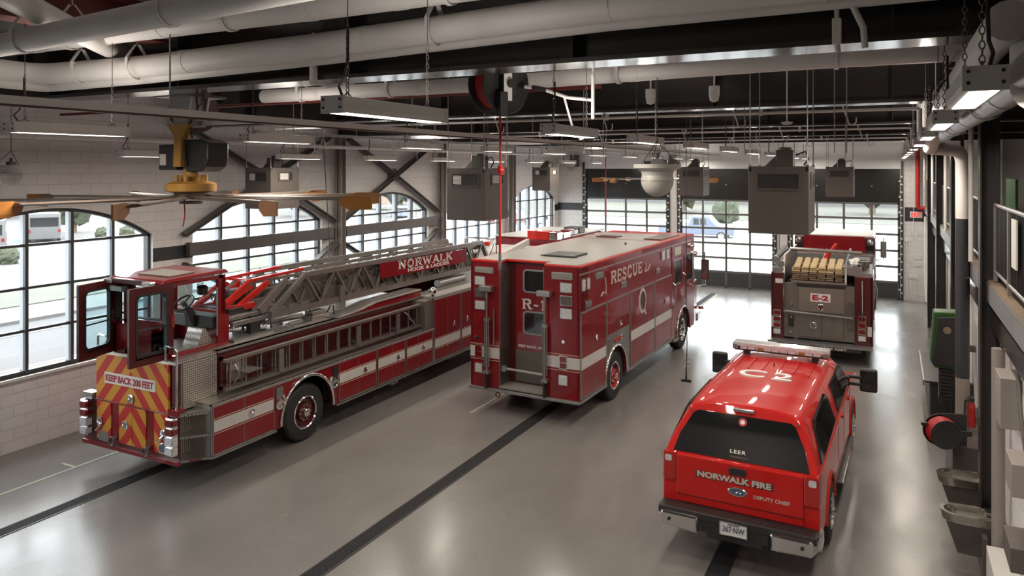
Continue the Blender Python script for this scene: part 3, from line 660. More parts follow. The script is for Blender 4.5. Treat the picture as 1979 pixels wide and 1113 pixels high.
tag(MB().sphere((.66, 4.5, 5.56), .135, 20, 12).build('pipe_cap', 'pipe_white', smooth=60), 'rounded white cap on the vertical pipe at top right', 'pipe cap')
r_ = pipe([(.55, 13.2, 5.45), (.98, 13.7, 5.42), (.98, 13.7, 4.35)], .10, 'white drainpipe elbow dropping beside the mezzanine columns', name='vertical_pipe')
MB().cyl((.43, .5, -1.1), (.43, .5, -3.6), .10, 16).build('lower_sleeve', 'stripe_black', r_, smooth=60)
MB().cyl((.43, .5, -3.6), (.43, .5, -5.4), .10, 16).build('lower_pipe', 'column_brown', r_, smooth=60)
pipe([(.42, 13.72, 6.2), (.42, 13.72, 5.5), (.95, 13.72, 5.5)], .075, 'short white cross pipe on the right, by the first elbow')
pipe([(-13.7, 2, 5.72), (-13.7, 32.4, 5.72)], .055, 'long thin white pipe high along the window wall', hang=(.2, .3, .45, .6, .75, .9), seams=(.25, .5, .7), name='wall_pipe')
pipe([(-14, 8.72, 6.15), (-3.2, 8.72, 6.15)], .025, 'thin red sprinkler pipe running under the long white one', ms='sprinkler_red', name='sprinkler_pipe', n=8)
pipe([(.85, 32.4, 6.5), (.85, 32.4, 5.6), (.85, 32.4, 3.6), (1.15, 32.4, 3.6)], .075, 'bright red standpipe on the far wall beside the exit sign', ms='hose_red', name='standpipe')
pipe([(1.12, 32.3, 3.3), (1.12, 32.3, .9), (1.16, 32.1, .1)], .06, 'pale vertical pipe at the far right corner', name='vertical_pipe')
pipe([(1.08, 15.4, 3.1), (1.08, 15.4, .05)], .085, 'fat beige vertical pipe under the mezzanine', ms='column_brown', name='vertical_pipe')
pipe([(1.12, 10.55, 3.0), (1.12, 10.55, .05)], .07, 'beige vertical pipe just left of the grey wall boxes', ms='column_brown', name='vertical_pipe')
for i, (y, z) in enumerate([(12.2, 6.0), (17.7, 5.98), (23.4, 5.98)]):
    r = pipe([(-12, y, z), (.35, y, z), (.35, y, z-.35)], .022, 'thin bright conduit crossing the whole bay, %s from the camera' % nth[i], name='conduit', cat='conduit', group='conduits crossing the bay', n=8, hang=(.3, .6, .8))
    for k, x in enumerate([-6.5, -4.4, -2.2, -.6]):
        MB().tube([(x+12-.15, 0, .3), (x+12, 0, -.12), (x+12.02, 0, -.2), (x+12.08, 0, -.22), (x+12.12, 0, -.17), (x+12.12, 0, -.1)], .012, 6).build('hook', 'pipe_white', r)
# exhaust extraction rail running the length of the room and its arms
r = thing('overhead_rail', 'long grey and brown overhead rail running towards the far doors', 'rail', (-6.55, 2, 5.68))
MB().box(-.035, 0, 0, .035, 30.4, .07).build('channel', 'pipe_white', r); MB().box(-.028, 0, -.02, .028, 30.4, 0).build('runner', 'brown_rail', r)
for y in (3.2, 7.5, 11.8, 16.2, 20.6, 25.0):
    MB().cyl((0, y, .05), (0, y, 1.22), .008, 6).build('drop_rod', 'galv', r)
for i, (y, l_) in enumerate([(4.6, 1.0), (9.4, 1.1), (13.0, 1.1), (18.0, 1.2), (23, 1.2)]):
    b3 = MB().box(-1.0-l_*.3, y-.02, .0, .03, y+.02, .05); b3.build('cross_arm', 'pipe_white', r)
r = thing('overhead_rail', 'second overhead rail nearer the window wall, mostly behind the first', 'rail', (-9.3, 9, 5.72))
MB().box(-.03, 0, 0, .03, 23.4, .05).build('channel', 'galv', r)
for y in (2.6, 8.0, 13.4, 18.6): MB().cyl((0, y, .05), (0, y, 1.2), .007, 6).build('drop_rod', 'galv', r)
# ---- air cleaners on rods
def air_box(paper=True):
    r = thing('air_cleaner', '', 'air cleaner'); w, d, h = .76, .86, .9
    MB().box(0, 0, 0, w, d, h).build('casing', 'box_grey', r, bevel=.008)
    m = MB(); m.mi = 0; m.frame(.10, .58, .66, .82, .025, -.012, .0, .012, 2); m.mi = 1; m.box(.125, -.004, .605, .635, -.002, .795)
    m.mi = 0; m.frame(.22, .60, .66, .82, .025, w, w+.012, .012, 2, 'x'); m.mi = 1; m.box(w+.002, .245, .625, w+.004, .635, .795); m.build('louvre_opening', ['steel_dark', 'black_plastic'], r)
    if paper:
        p = MB(); p2 = MB()
        for k in range(7): p.hexa([(.14, -.010, .625+k*.022), (.30, -.010, .62+k*.022), (.30, -.004, .62+k*.022), (.14, -.004, .625+k*.022), (.14, -.010, .641+k*.022), (.30, -.010, .637+k*.022), (.30, -.004, .637+k*.022), (.14, -.004, .641+k*.022)])
        for k in range(7): p2.box(w+.004, .27, .64+k*.02, w+.010, .52, .655+k*.02)
        p.build('louvre_blades', 'paper', r); p2.build('louvre_blades', 'paper', r)
    m = MB().box(.31, .33, h, .53, .55, h+.22).cyl((.42, .44, h+.22), (.42, .44, h+.26), .08, 14); m.build('junction_box', 'steel_dark', r, bevel=.006)
    MB().prism([(.16, h), (.30, h), (.30, h+.14)], 'y', .36, .40).build('bracket', 'steel_dark', r)
    MB().tube([(.56, .4, h+.15), (.68, .4, h+.2), (.72, .4, h+.1), (.66, .4, h+.01)], .012, 6).build('flex_cable', 'black_plastic', r)
    for x, y in ((.02, .02), (w-.02, .02), (.02, d-.02), (w-.02, d-.02)):
        MB().cyl((x, y, h-.06), (x, y, h+1.78), .008, 6).box(x-.02, y-.02, h-.07, x+.02, y+.02, h+.02).build('hanger_rod', 'galv', r)
    return r
A0 = air_box()
spots = [((-6.93, 11.1, 4.24), 'dark grey box air cleaner hanging left of the red ball cord, largest in the middle'), ((-12.7, 12.0, 4.25), 'grey box air cleaner hanging in front of the second arched window'),
         ((-12.55, 26.4, 4.26), 'small grey box air cleaner hanging right behind the red ball cord'), ((-1.73, 10.4, 4.27), 'biggest dark box air cleaner, hanging in front of the far doors'),
         ((-6.0, 23.4, 4.27), 'small box air cleaner just right of the grey hanging globe'), ((-1.80, 24.4, 4.27), 'small box air cleaner above the engine, at the right far door')]
for i, (p, lb) in enumerate(spots):
    o = A0 if i == 0 else dup(A0); o.location = p
    if i > 2:
        for ch in kids(o):
            if ch.name.startswith('louvre_blades'): bpy.data.objects.remove(ch)
    o['label'] = lb; o['group'] = 'air cleaners hung from the roof'
for i, (p, lb) in enumerate(spots):     # chain stays out to the sides
    pass
# ---- large slow ceiling fans
def big_fan(detail=True):
    r = thing('ceiling_fan', '', 'ceiling fan'); Rr = 2.32
    MB().cyl((0, 0, .10), (0, 0, .0), .2, 24).cyl((0, 0, -.03), (0, 0, -.06), .14, 20).build('hub', 'blade_metal', r, smooth=40)
    MB().lathe([(.001, .22), (.22, .22), (.30, .19), (.30, .10), (.22, .08), (.001, .08)], (0, 0, 0), 'z', 28).build('gearbox_plate', 'yellow_fan', r, smooth=40)
    m = MB()
    for a in range(6): m.cyl((.17*cos(a*pi/3), .17*sin(a*pi/3), .22), (.17*cos(a*pi/3), .17*sin(a*pi/3), .30), .028, 10)
    m.cyl((0, 0, .2), (0, 0, .42), .09, 16); m.build('gear_motor_mount', 'yellow_fan', r, smooth=40)
    MB().prism([(-.08, .40), (.05, .40), (.06, .72), (.16, .86), (.2, .92), (-.2, .92), (-.14, .86), (-.06, .78)], 'y', -.2, -.12).build('yellow_yoke', 'yellow_fan', r)
    MB().box(-.42, -.14, .36, -.10, .14, .68).build('controller', 'black_plastic', r, bevel=.012)
    box(-.39, -.148, .42, -.28, -.14, .56).build('label_plate', 'paper', r)
    MB().prism([(.04, .34), (.30, .34), (.40, .40), (.44, .5), (.44, .70), (.30, .74), (.04, .74)], 'y', -.12, .2).build('motor', 'black_plastic', r, bevel=.02)
    MB().prism([(-.11, .90), (.11, .90), (.2, 1.30), (-.2, 1.30)], 'y', -.16, -.13).prism([(-.11, .90), (.11, .90), (.2, 1.30), (-.2, 1.30)], 'y', .10, .13).box(-.12, -.13, .9, -.10, .1, 1.3).box(.10, -.13, .9, .12, .1, 1.3).build('down_bracket', 'galv', r)
    MB().box(-.3, -.3, 1.38, .3, .3, 1.41).build('mount_plate', 'steel_dark', r)
    MB().tube([(.2, -.1, 1.45), (.26, -.12, 1.1), (.12, -.14, .9), (.05, -.15, .7), (.1, -.16, .4)], .014, 6).tube([(.35, -.1, 1.45), (.36, -.12, 1.2), (.15, -.14, 1.0), (.2, -.15, .75)], .010, 6).build('cable', 'black_plastic', r)
    MB().tube([(0, -.1, 0), (.01, -.1, -.2), (-.02, -.1, -.34)], .008, 6).build('red_tether', 'hose_red', r)
    for k in range(10):
        a = R(-9-26.98+36*k+54+.0)  # blades spaced every 36 degrees
        a = R(36*k+26.98-9); ca, sa = cos(a), sin(a)
        def T(q): return (q[0]*ca-q[1]*sa, q[0]*sa+q[1]*ca, q[2])
        m = MB(); prof = [(-.075, -.018), (-.03, .014), (.04, .018), (.085, .0), (.03, -.018), (-.04, -.024)]
        n = len(prof); L0_, L1_ = .18, Rr-.22
        q = [T((L, y, z+.02)) for L in (L0_, L1_) for y, z in prof]
        m.add(q, [tuple(range(n-1, -1, -1)), tuple(range(n, 2*n))]+[(i, (i+1) % n, n+(i+1) % n, n+i) for i in range(n)])
        o = m.build('blade', 'blade_metal', r, smooth=30)
        wv = [(L1_-.12, -.085, .02), (L1_-.02, -.10, .05), (L1_+.30, -.10, .045), (L1_+.30, -.10, -.105), (L1_+.02, -.10, -.12), (L1_-.10, -.09, -.06)]
        wq = [T(v) for v in wv]+[T((v[0], v[1]+.018, v[2])) for v in wv]; k6 = 6
        MB().add(wq, [tuple(range(5, -1, -1)), tuple(range(6, 12))]+[(i, (i+1) % 6, 6+(i+1) % 6, 6+i) for i in range(6)]).build('winglet', 'orange_fan', o)
        MB().add([T(v) for v in [(.16, -.03, .03), (.5, -.03, .03), (.5, .03, .03), (.16, .03, .03), (.16, -.03, .05), (.5, -.03, .04), (.5, .03, .04), (.16, .03, .05)]], [(0, 3, 2, 1), (4, 5, 6, 7), (0, 1, 5, 4), (1, 2, 6, 5), (2, 3, 7, 6), (3, 0, 4, 7)]).build('clamp', 'steel_dark', o)
    return r
F0 = big_fan(); F0.location = (-7.84, 6.53, 4.76); tag(F0, 'large ten-blade ceiling fan with orange tips and yellow hub, near at left', 'ceiling fan', 'large ceiling fans')
# its pole reaches up beside the beam
F1 = dup(F0, (-8.0, 27.7, 4.72), R(12), 'distant ten-blade ceiling fan half hidden behind the grey globe')
for c in kids(F0):
    if c.name.startswith('mount_plate'): c.location.z = -.12
# ---- hose reels under the roof
def reel(x, y, z, lb, rz, hose_len, ball=True, paper=True, s=1.0):
    r = thing('hose_reel', lb, 'hose reel', (x, y, z), rz)
    for q in (-.13, .13):
        MB().lathe([(.001, 0), (.30, 0), (.335, .015 if q > 0 else -.015), (.345, .0)], (q, 0, 0), 'x', 32).tube([(q, .34*cos(2*pi*k/28), .34*sin(2*pi*k/28)) for k in range(28)], .014, 6, closed=True).build('flange', 'brown_rail' if s < 1 else 'black_plastic', r, smooth=60)
    m = MB()
    for k in range(8): m.tube([((-.105+k*.03), .26*cos(2*pi*j/26), .26*sin(2*pi*j/26)) for j in range(26)], .017, 6, closed=True)
    m.build('wound_hose', 'hose_red', r, smooth=60)
    MB().box(.14, -.1, -.12, .2, .1, .44).box(-.2, -.06, -.06, -.14, .06, .44).box(-.25, -.12, .42, .25, .12, .45).box(.12, -.16, -.38, .22, -.04, -.1).build('bracket', 'black_plastic', r, bevel=.01)
    MB().cyl((-.2, 0, 0), (.25, 0, 0), .05, 14).build('axle', 'black_plastic', r, smooth=40)
    if paper: box(.201, -.09, -.2, .205, .03, .16).build('paper_label', 'paper', r)
    MB().cyl((0, 0, .45), (0, 0, 6.95-z), .02, 8).build('support_rod', 'galv', r)
    if hose_len:
        h = MB().tube([(.14, -.1, -.3), (.15, -.1, -.7), (.15, -.1, -hose_len*.6), (.14, -.1, -hose_len)], .014, 8); h.build('hanging_hose', 'hose_red', r, smooth=60)
        MB().cyl((.14, -.1, -hose_len), (.14, -.1, -hose_len-.16), .017, 8).cyl((.14, -.1, -hose_len-.16), (.13, -.1, -hose_len-.2), .01, 8).build('plug', 'galv', r)
        if ball: MB().sphere((.15, -.1, 5.12-z), .047, 16, 10).cyl((.15, -.1, 5.12-z-.05), (.15, -.1, 5.12-z+.05), .032, 12).build('stop_ball', 'bright_red', r, smooth=60)
    return r
reel(-4.12, 7.75, 6.12, 'black hose reel near the ceiling centre with a red hose hanging down to a ball', R(-22), 1.95)
reel(-9.9, 8.3, 6.05, 'brown hose reel half hidden behind the near ceiling fan', R(-20), 0, paper=False, s=.8)
r = thing('hanging_hose', 'thin red hose hanging in front of the left far door', 'hose', (-11.4, 31.6, 6.0)); MB().tube([(0, 0, .9), (0, 0, -1), (.01, 0, -3.0)], .022, 8).build('hose', 'hose_red', r); MB().sphere((0, 0, -.25), .07, 12, 8).build('stop_ball', 'bright_red', r)
# ---- black cord hanging near the pickup
r = thing('hanging_pull_handle', 'long thin black cord with a T-shaped handle hanging to the floor between trucks', 'cord', (-4.12, 16.7, .35))
MB().tube([(0, 0, .1), (.02, 0, .9), (0, 0, 1.6), (0, 0, 6.55)], .010, 6).build('cord', 'black_plastic', r); MB().cyl((0, 0, .04), (0, 0, .16), .022, 8).cyl((0, 0, .16), (0, 0, .34), .016, 8).box(-.11, -.025, 0, .11, .025, .06).build('handle', 'black_plastic', r, bevel=.006)
# ---- globes on chains
def globe(x, y, z, rr, lb, ms, chain=True):
    r = thing('hanging_globe', lb, 'hanging lamp', (x, y, z), 0, 'hanging globes with flared collars')
    MB().lathe([(rr*1.42, rr*.9), (rr*1.42, rr*.66), (rr*1.25, rr*.62), (rr*.98, rr*.45), (rr*.9, rr*.1), (rr*.86, rr*.1), (rr*.92, rr*.45), (rr*1.2, rr*.7), (rr*1.38, rr*.72), (rr*1.38, rr*.9), (rr*1.42, rr*.9)], (0, 0, 0), 'z', 36).build('collar', 'globe_grey', r, smooth=30)
    MB().sphere((0, 0, -.1*rr), rr*.98, 32, 20).build('globe', ms, r, smooth=60)
    MB().tube([(rr*.99*cos(2*pi*k/36), rr*.99*sin(2*pi*k/36), -.1*rr) for k in range(36)], rr*.012, 6, closed=True).build('seam_ring', 'galv', r)
    MB().box(-.06, -.05, rr*.85, .06, .05, rr*1.25).cyl((0, 0, rr*1.2), (0, 0, rr*1.6), .025, 8).build('ballast', 'steel_dark', r)
    m = MB()
    for s in (0, 2.1, 4.2): m.cyl((rr*1.3*cos(s), rr*1.3*sin(s), rr*.9), (0, 0, rr*2.3), .005, 5)
    for k in range(int((6.9-z-rr*2.3)/.045)): m.tube([(.011*(k % 2)*cos(a), .011*((k+1) % 2)*cos(a), rr*2.3+k*.045+.026*sin(a)) for a in [2*pi*q/6 for q in range(6)]], .0035, 4, closed=True)
    m.cyl((0, 0, 6.8-z), (0, 0, 6.95-z), .006, 5); m.build('chain', 'steel_dark', r); return r
globe(-2.42, 8.45, 5.02, .19, 'large grey globe with a flared collar hanging by chain before the far doors', 'globe_grey')
globe(-13.15, 7.35, 5.04, .17, 'clear glass globe with white collar hanging at the left photo edge', 'globe_glass')
globe(-12.6, 30.4, 5.17, .17, 'small clear glass globe hanging at the far left corner', 'globe_glass')
# ---- other small ceiling fittings
def drop(x, y, lb, zt, pts, ms='pipe_white', rr=.012, name='conduit_drop'):
    r = thing(name, lb, 'conduit', (x, y, 0)); MB().tube([(p[0], p[1], p[2]) for p in pts], rr, 8).build('conduit', ms, r, smooth=60); return r
r = drop(-.22, 6.0, 'pale conduit with a junction body dropping over the nearest beam at right', 0, [(-.08, -.28, 6.75), (-.06, -.28, 6.35), (.04, -.28, 6.12), (.05, -.28, 5.98)], rr=.022)
MB().box(-.16, -.3, 6.02, -.10, -.24, 6.2).cyl((-.13, -.27, 6.2), (-.13, -.27, 6.75), .018, 8).cyl((-.13, -.27, 6.02), (-.12, -.27, 5.96), .02, 8).build('junction_body', 'pipe_white', r, bevel=.008)
r = drop(-5.15, 6.0, 'white conduit box hanging below the nearest beam over the first middle light', 0, [(0, -.25, 6.5), (0, -.25, 6.15), (.02, -.25, 6.0), (.2, -.25, 5.95), (.5, -.25, 5.97)], rr=.015)
MB().box(-.03, -.28, 5.98, .03, -.22, 6.16).build('junction_body', 'pipe_white', r, bevel=.008)
r = thing('radiant_sensor', 'small white dish-shaped detector hanging from the dark roof at right', 'detector', (-1.25, 10.5, 5.75)); MB().lathe([(.001, -.03), (.05, -.025), (.08, 0), (.001, .02)], (0, 0, 0), 'z', 20).build('dish', 'pipe_white', r, smooth=60); MB().cyl((0, 0, .01), (0, 0, 1.2), .008, 6).build('stem', 'pipe_white', r)
for k, (x, y) in enumerate([(-2.75, 9.3), (-1.95, 9.3)]):
    r = thing('ceiling_speaker', ['rounded white cup fitting under the long white pipe, left one', 'rounded white cup fitting under the long white pipe, right one'][k], 'fitting', (x, y, 6.05)); MB().lathe([(.001, -.1), (.05, -.08), (.065, 0), (.065, .1), (.001, .1)], (0, 0, 0), 'z', 20).build('cup', 'pipe_white', r, smooth=60); MB().cyl((0, 0, .1), (0, 0, .88), .012, 6).build('stem', 'pipe_white', r)
r = thing('water_valve', 'pale jointed pipe arm with a black nozzle beside the black hose reel', 'pipe arm', (-3.55, 7.9, 6.05))
MB().tube([(-.3, 0, .05), (-.1, 0, .02), (.25, 0, -.1), (.55, 0, -.14)], .02, 8).tube([(.55, 0, .14), (.55, 0, -.35)], .022, 8).tube([(.2, 0, -.1), (.32, 0, -.5), (.4, 0, -.58), (.48, 0, -.54), (.48, 0, -.45)], .014, 8).build('pipe_arm', 'pipe_white', r, smooth=60)
MB().cyl((-.42, 0, .07), (-.3, 0, .05), .03, 10).cyl((-.2, 0, .04), (-.02, 0, .0), .028, 10).build('nozzle', 'black_plastic', r)
MB().tube([(.55, 0, .1), (.55, 0, .9)], .012, 6).build('support', 'pipe_white', r)
# rods and diagonal wires from the roof to the rails
n = 0
for x, y in [(-3.9, 9.9), (-2.05, 12.0), (-.7, 11.0), (-.55, 11.0), (-5.1, 14), (-8.4, 13), (-2.9, 19), (-.9, 17.5), (.3, 14), (-10.2, 15), (-9.6, 10.2)]:
    o = MB().cyl((x, y, 5.35), (x, y, 6.95), .008, 6); tag(o.build('hanger_rod', 'galv'), 'thin bare hanger rod dropping from the roof', 'rod', 'bare hanger rods')
# ================================================================ LADDER TRUCK (local: x right, y forward, z up; origin = rear centre on the floor)
T = thing('ladder_truck', 'red tiller ladder truck with open rear cab, chevron-striped tail and silver aerial ladder', 'fire truck', (-11.15, 8.22, 0))
SX, SB, DK = 1.30, .45, 1.30            # side half-width, body bottom, shelf height
def hub_handle(parent, o, side='x', r=.05, ms='chrome'):
    x, y, z = o; m = MB(); ax = {'x': 'x', 'y': 'y'}[side]; s = 1 if side == 'x' else -1
    m.lathe([(r*1.25, 0), (r*1.3, .012*s), (r*.95, .018*s), (r*.85, .006*s), (.001, .004*s)], o, ax, 20)
    if side == 'x': m.bar((x+.012, y-r*.8, z-r*.2), (x+.012, y+r*.8, z+r*.2), .02, .022)
    else: m.bar((x-r*.2, y-.012, z-r*.8), (x+r*.2, y-.012, z+r*.8), .022, .02)
    return m.build('handle', ms, parent, smooth=30)
# chassis and body core
MB().box(-1.05, .45, .5, 1.05, 20.5, 1.28).box(-.45, .3, .3, .45, 22.0, .6).build('chassis', 'under_black', T)
for s in (-1, 1):
    MB().prism(arch_poly(.38, 6.98, SB, DK, [(2.62, .52, .70)]), 'x', s*(SX-.05), s*SX).prism(arch_poly(6.98, 14.6, SB, DK, []), 'x', s*(SX-.05), s*SX).build('side_panel', 'fire_red', T)
    MB().prism([(6.98, 1.25), (14.6, 1.25), (14.6, 2.0), (6.98, 2.0)], 'x', s*(SX-.05), s*SX).build('upper_side_panel', 'fire_red', T)
MB().prism([(2.62-.72, .45), (2.62-.72, 1.29), (2.62+.72, 1.29), (2.62+.72, .45)], 'x', 1.04, 1.05).build('wheel_well', 'under_black', T)
# compartment doors on the right side with trims, stripes and handles
def cdoor(y0, y1, z0, z1, handle=None, stripe=(.84, 1.03), split=None, par=None, x=SX, hz=None, sx=1, m='fire_red'):
    d = box(x, y0+.012, z0, x+.018*sx, y1-.012, z1).build('compartment_door', m, par, bevel=.004)
    f = MB()
    for a, b2, c, e in ((y0-.004, y0+.012, z0-.02, z1+.01), (y1-.012, y1+.004, z0-.02, z1+.01), (y0, y1, z0-.03, z0-.004)): f.box(x, a, c, x+.024*sx, b2, e)
    if split: f.box(x+.018*sx, split-.004, z0, x+.020*sx, split+.004, z1)
    f.build('door_trim', 'galv', d)
    if stripe: 
        box(x+.018*sx, y0+.014, stripe[0], x+.0205*sx, y1-.014, stripe[1]).build('white_stripe', 'white_paint', d)
        MB().box(x+.018*sx, y0+.014, stripe[0]-.035, x+.020*sx, y1-.014, stripe[0]-.025).box(x+.018*sx, y0+.014, stripe[1]+.02, x+.020*sx, y1-.014, stripe[1]+.03).build('thin_stripe', 'gold', d)
    if handle: hub_handle(d, (x+.02*sx, handle, hz or (stripe[0]+.06 if stripe else (z0+z1)/2)), 'x', .05)
    return d
cdoor(.40, 1.74, .49, 1.25, 1.22, split=1.06, par=T, hz=.93)
for a, e, h, sp in ((3.50, 4.70, 4.32, 4.1), (4.76, 5.76, 5.5, 5.3), (5.82, 6.90, 6.5, 6.3)): cdoor(a, e, .50, 1.25, h, split=sp, par=T, hz=.92)
for a, e, h in ((6.98, 8.20, 7.85), (8.25, 9.5, 8.5), (9.55, 10.8, 10.4), (10.85, 12.1, 11.8), (12.15, 13.4, 13.0), (13.45, 14.6, 14.2)):
    cdoor(a, e, .50, 1.93, h, split=(a+e)/2, par=T, hz=1.25, stripe=(.80, 1.0), m='fire_red')
MB().box(SX, 1.80, .98, SX+.02, 1.97, 1.2).build('fuel_panel', 'aluminium', T); hub_handle(T, (SX+.01, 1.9, .9), 'x', .085)
MB().box(SX, 3.33, .98, SX+.02, 3.46, 1.2).build('vent_panel', 'black_plastic', T); hub_handle(T, (SX+.01, 3.38, .90), 'x', .085)
MB().box(SX, 1.98, .84, SX+.004, 2.02, 1.03).box(SX, 3.25, .84, SX+.004, 3.5, 1.03).build('white_stripe', 'white_paint', T)
arc_tube(T, 'fender_trim', 'chrome', SX+.02, 2.62, .52, .71, .032, -3, 183)
MB().box(SX-.03, .38, .42, SX+.03, 1.8, .455).box(SX-.03, 3.42, .42, SX+.03, 6.96, .455).box(SX-.03, 6.98, .42, SX+.03, 14.6, .455).build('rocker_trim', 'galv', T)
wheel(T, 1.12, 2.60, .53, .30, 1, 'dark_red'); wheel(T, -1.12, 2.60, .53, .30, -1, 'dark_red'); wheel(T, 1.12, 18.6, .53, .3, 1); wheel(T, 1.12, 20.0, .53, .3, 1); wheel(T, -1.12, 18.6, .53, .3, -1); wheel(T, -1.12, 20.0, .53, .3, -1)
MB().box(1.0, 5.4, .3, 1.2, 5.65, .45).build('step', 'galv', T); MB().lathe([(.001, 0), (.05, 0), (.05, .03), (.001, .03)], (1.2, 5.52, .38), 'x', 12).build('marker_lamp', 'tail_red', T)
# shelf, rack and ladders
for s in (-1, 1):
    MB().box(s*.92, .38, DK-.02, s*(SX+.02), 6.98, DK+.005).box(s*(SX-.0), .38, DK-.05, s*(SX+.025), 6.98, DK+.005).build('running_board', 'tread_plate', T)
    MB().box(s*.90, .82, DK, s*.93, 6.96, 2.02).build('upper_side', 'dark_red', T)
    MB().box(s*.82, .82, 2.0, s*.96, 6.96, 2.03).build('deck_trim', 'galv', T)
MB().box(-.92, .0, 1.98, .92, 6.98, 2.03).build('deck', 'tread_plate', T)
MB().box(-.90, .02, 1.3, .90, 6.96, 1.98).build('deck_core', 'dark_red', T)
# tail: chevron panels, light stacks, steps
MB().box(-1.03, -.02, 1.20, .78, .02, 1.98).build('chevron_panel', 'chevron', T, bevel=.004)
MB().box(-1.35, -.005, .42, .80, .4, 1.20).box(.80, -.005, .42, 1.02, .02, 1.24).build('tail_lower', 'dark_red', T)
for a, e in ((-1.01, -.64), (-.43, -.1), (-.09, .24), (.45, .78)): 
    d = box(a, -.025, .53, e, 0, 1.17).build('chevron_door', 'chevron', T, bevel=.003)
for a, e in ((-.63, -.44), (.26, .43)): MB().box(a, -.01, .5, e, -.005, 1.17).build('red_post', 'fire_red', T)
MB().box(-1.04, -.032, 1.175, .79, -.02, 1.20).box(-1.35, -.06, .40, 1.04, .02, .47).build('tail_bumper', 'fire_red', T, bevel=.006)
for p in ((-.12, -.03, 1.31), (-.26, -.03, .86), (-.92, -.03, .82), (.68, -.03, .86)): hub_handle(T, p, 'y', .058)
for x, z in ((-.52, .56), (.33, .53)): MB().tube([(x+.07*cos(2*pi*k/16), -.09-.01*k % 2*0, z+.07*sin(2*pi*k/16)) for k in range(16)], .017, 6, closed=True).cyl((x, -.08, z+.0), (x, .0, z+.07), .012, 6).build('tow_eye', 'steel_dark', T)
MB().lathe([(.001, -.012), (.10, -.010), (.11, 0)], (.66, -.026, .62), (Vector((1, 0, 0)), Vector((0, 0, .75)), Vector((0, 1, 0))), 24).build('oval_badge', 'chrome', T)
MB().lathe([(.001, -.014), (.088, -.0135)], (.66, -.026, .62), (Vector((1, 0, 0)), Vector((0, 0, .75)), Vector((0, 1, 0))), 24).build('badge_face', 'car_blue', T)
for x, z in ((-.96, .7), (.6, .76)): MB().tube([(x-.04, -.05, z-.04), (x+.06, -.07, z+.03), (x+.1, -.04, z+.08)], .02, 6).build('latch', 'chrome', T)
box(-.95, -.03, .5, -.7, -.024, .66).build('scuff_plate', 'galv', T)
bn = box(-.80, -.028, 1.50, .47, -.02, 1.685).build('warning_sign', 'sign_white', T); text('lettering', 'KEEP BACK 200 FEET', 'letter_red', bn, (-.165, -.029, 1.592), (1, 0, 0), (0, 0, 1), 1.2, .115, bold=.03)
for s, x0, x1 in ((-1, -1.35, -1.10), (1, .80, 1.02)):
    MB().box(x0, -.05, 1.18, x1, .1, 1.28).build('corner_cap', 'galv' if s < 0 else 'fire_red', T)
    st = MB().box(x0+.0, -.10, .56, x0+.20, -.0, 1.16).build('light_stack', 'chrome', T, bevel=.01)
    for k, (z0, z1, mm) in enumerate([(1.03, 1.14, 'tail_red'), (.89, 1.0, 'tail_red'), (.72, .86, 'tail_clear'), (.58, .70, 'tail_clear')]):
        MB().rrect(x0+.015, z0, x0+.185, z1, .025, -.125, -.09).build('lamp', mm, st, bevel=.006)
        MB().box(x0+.2, -.115, z0+.01, x0+.205, -.02, z1-.01).build('lamp_side', mm, st)
P8 = [(.78, .0), (1.02, .0), (1.30, .34), (1.30, .40), (.78, .40)]
st = MB()
for z in (.47, .84, 1.20): st.prism(P8, 'z', z-.03, z)
st.box(.78, .36, .44, 1.30, .41, 1.28).box(.80, .02, .44, .82, .4, 1.25).build('corner_steps', 'tread_plate', T)
MB().bar((1.02, .0, .455), (1.31, .35, .455), .02, .04).bar((1.02, -.0, .84), (1.31, .35, .84), .02, .03).bar((1.02, .0, 1.21), (1.31, .35, 1.21), .02, .03).box(1.295, .36, .42, 1.315, .4, 1.28).build('step_edge', 'galv', T)
MB().bar((1.12, .10, .45), (1.24, .24, .45), .03, .03).build('red_reflector', 'tail_red', T)
MB().box(.79, .02, 1.24, .81, .35, 1.98).prism([(.79, .02), (.93, .15), (.93, .84), (.9, .84), (.9, .2), (.79, .1)], 'z', 1.24, 1.98).build('corner_panel', 'tread_plate', T)
MB().tube([(.72, -.03, 2.03), (.72, -.03, 2.24), (.76, -.03, 2.29), (.90, -.0, 2.25), (.93, .02, 2.18), (.93, .02, 1.24)], .02, 8).build('handrail', 'chrome', T, smooth=60)
MB().tube([(-.97, -.03, 2.03), (-.97, -.03, 2.26), (-.93, -.03, 2.30), (-.70, -.03, 2.28), (-.66, -.03, 2.24), (-.66, -.03, 2.03)], .02, 8).build('handrail', 'chrome', T, smooth=60)
MB().cyl((.82, -.02, 2.10), (.82, .04, 2.10), .06, 16).build('round_lamp', 'tail_red', T)
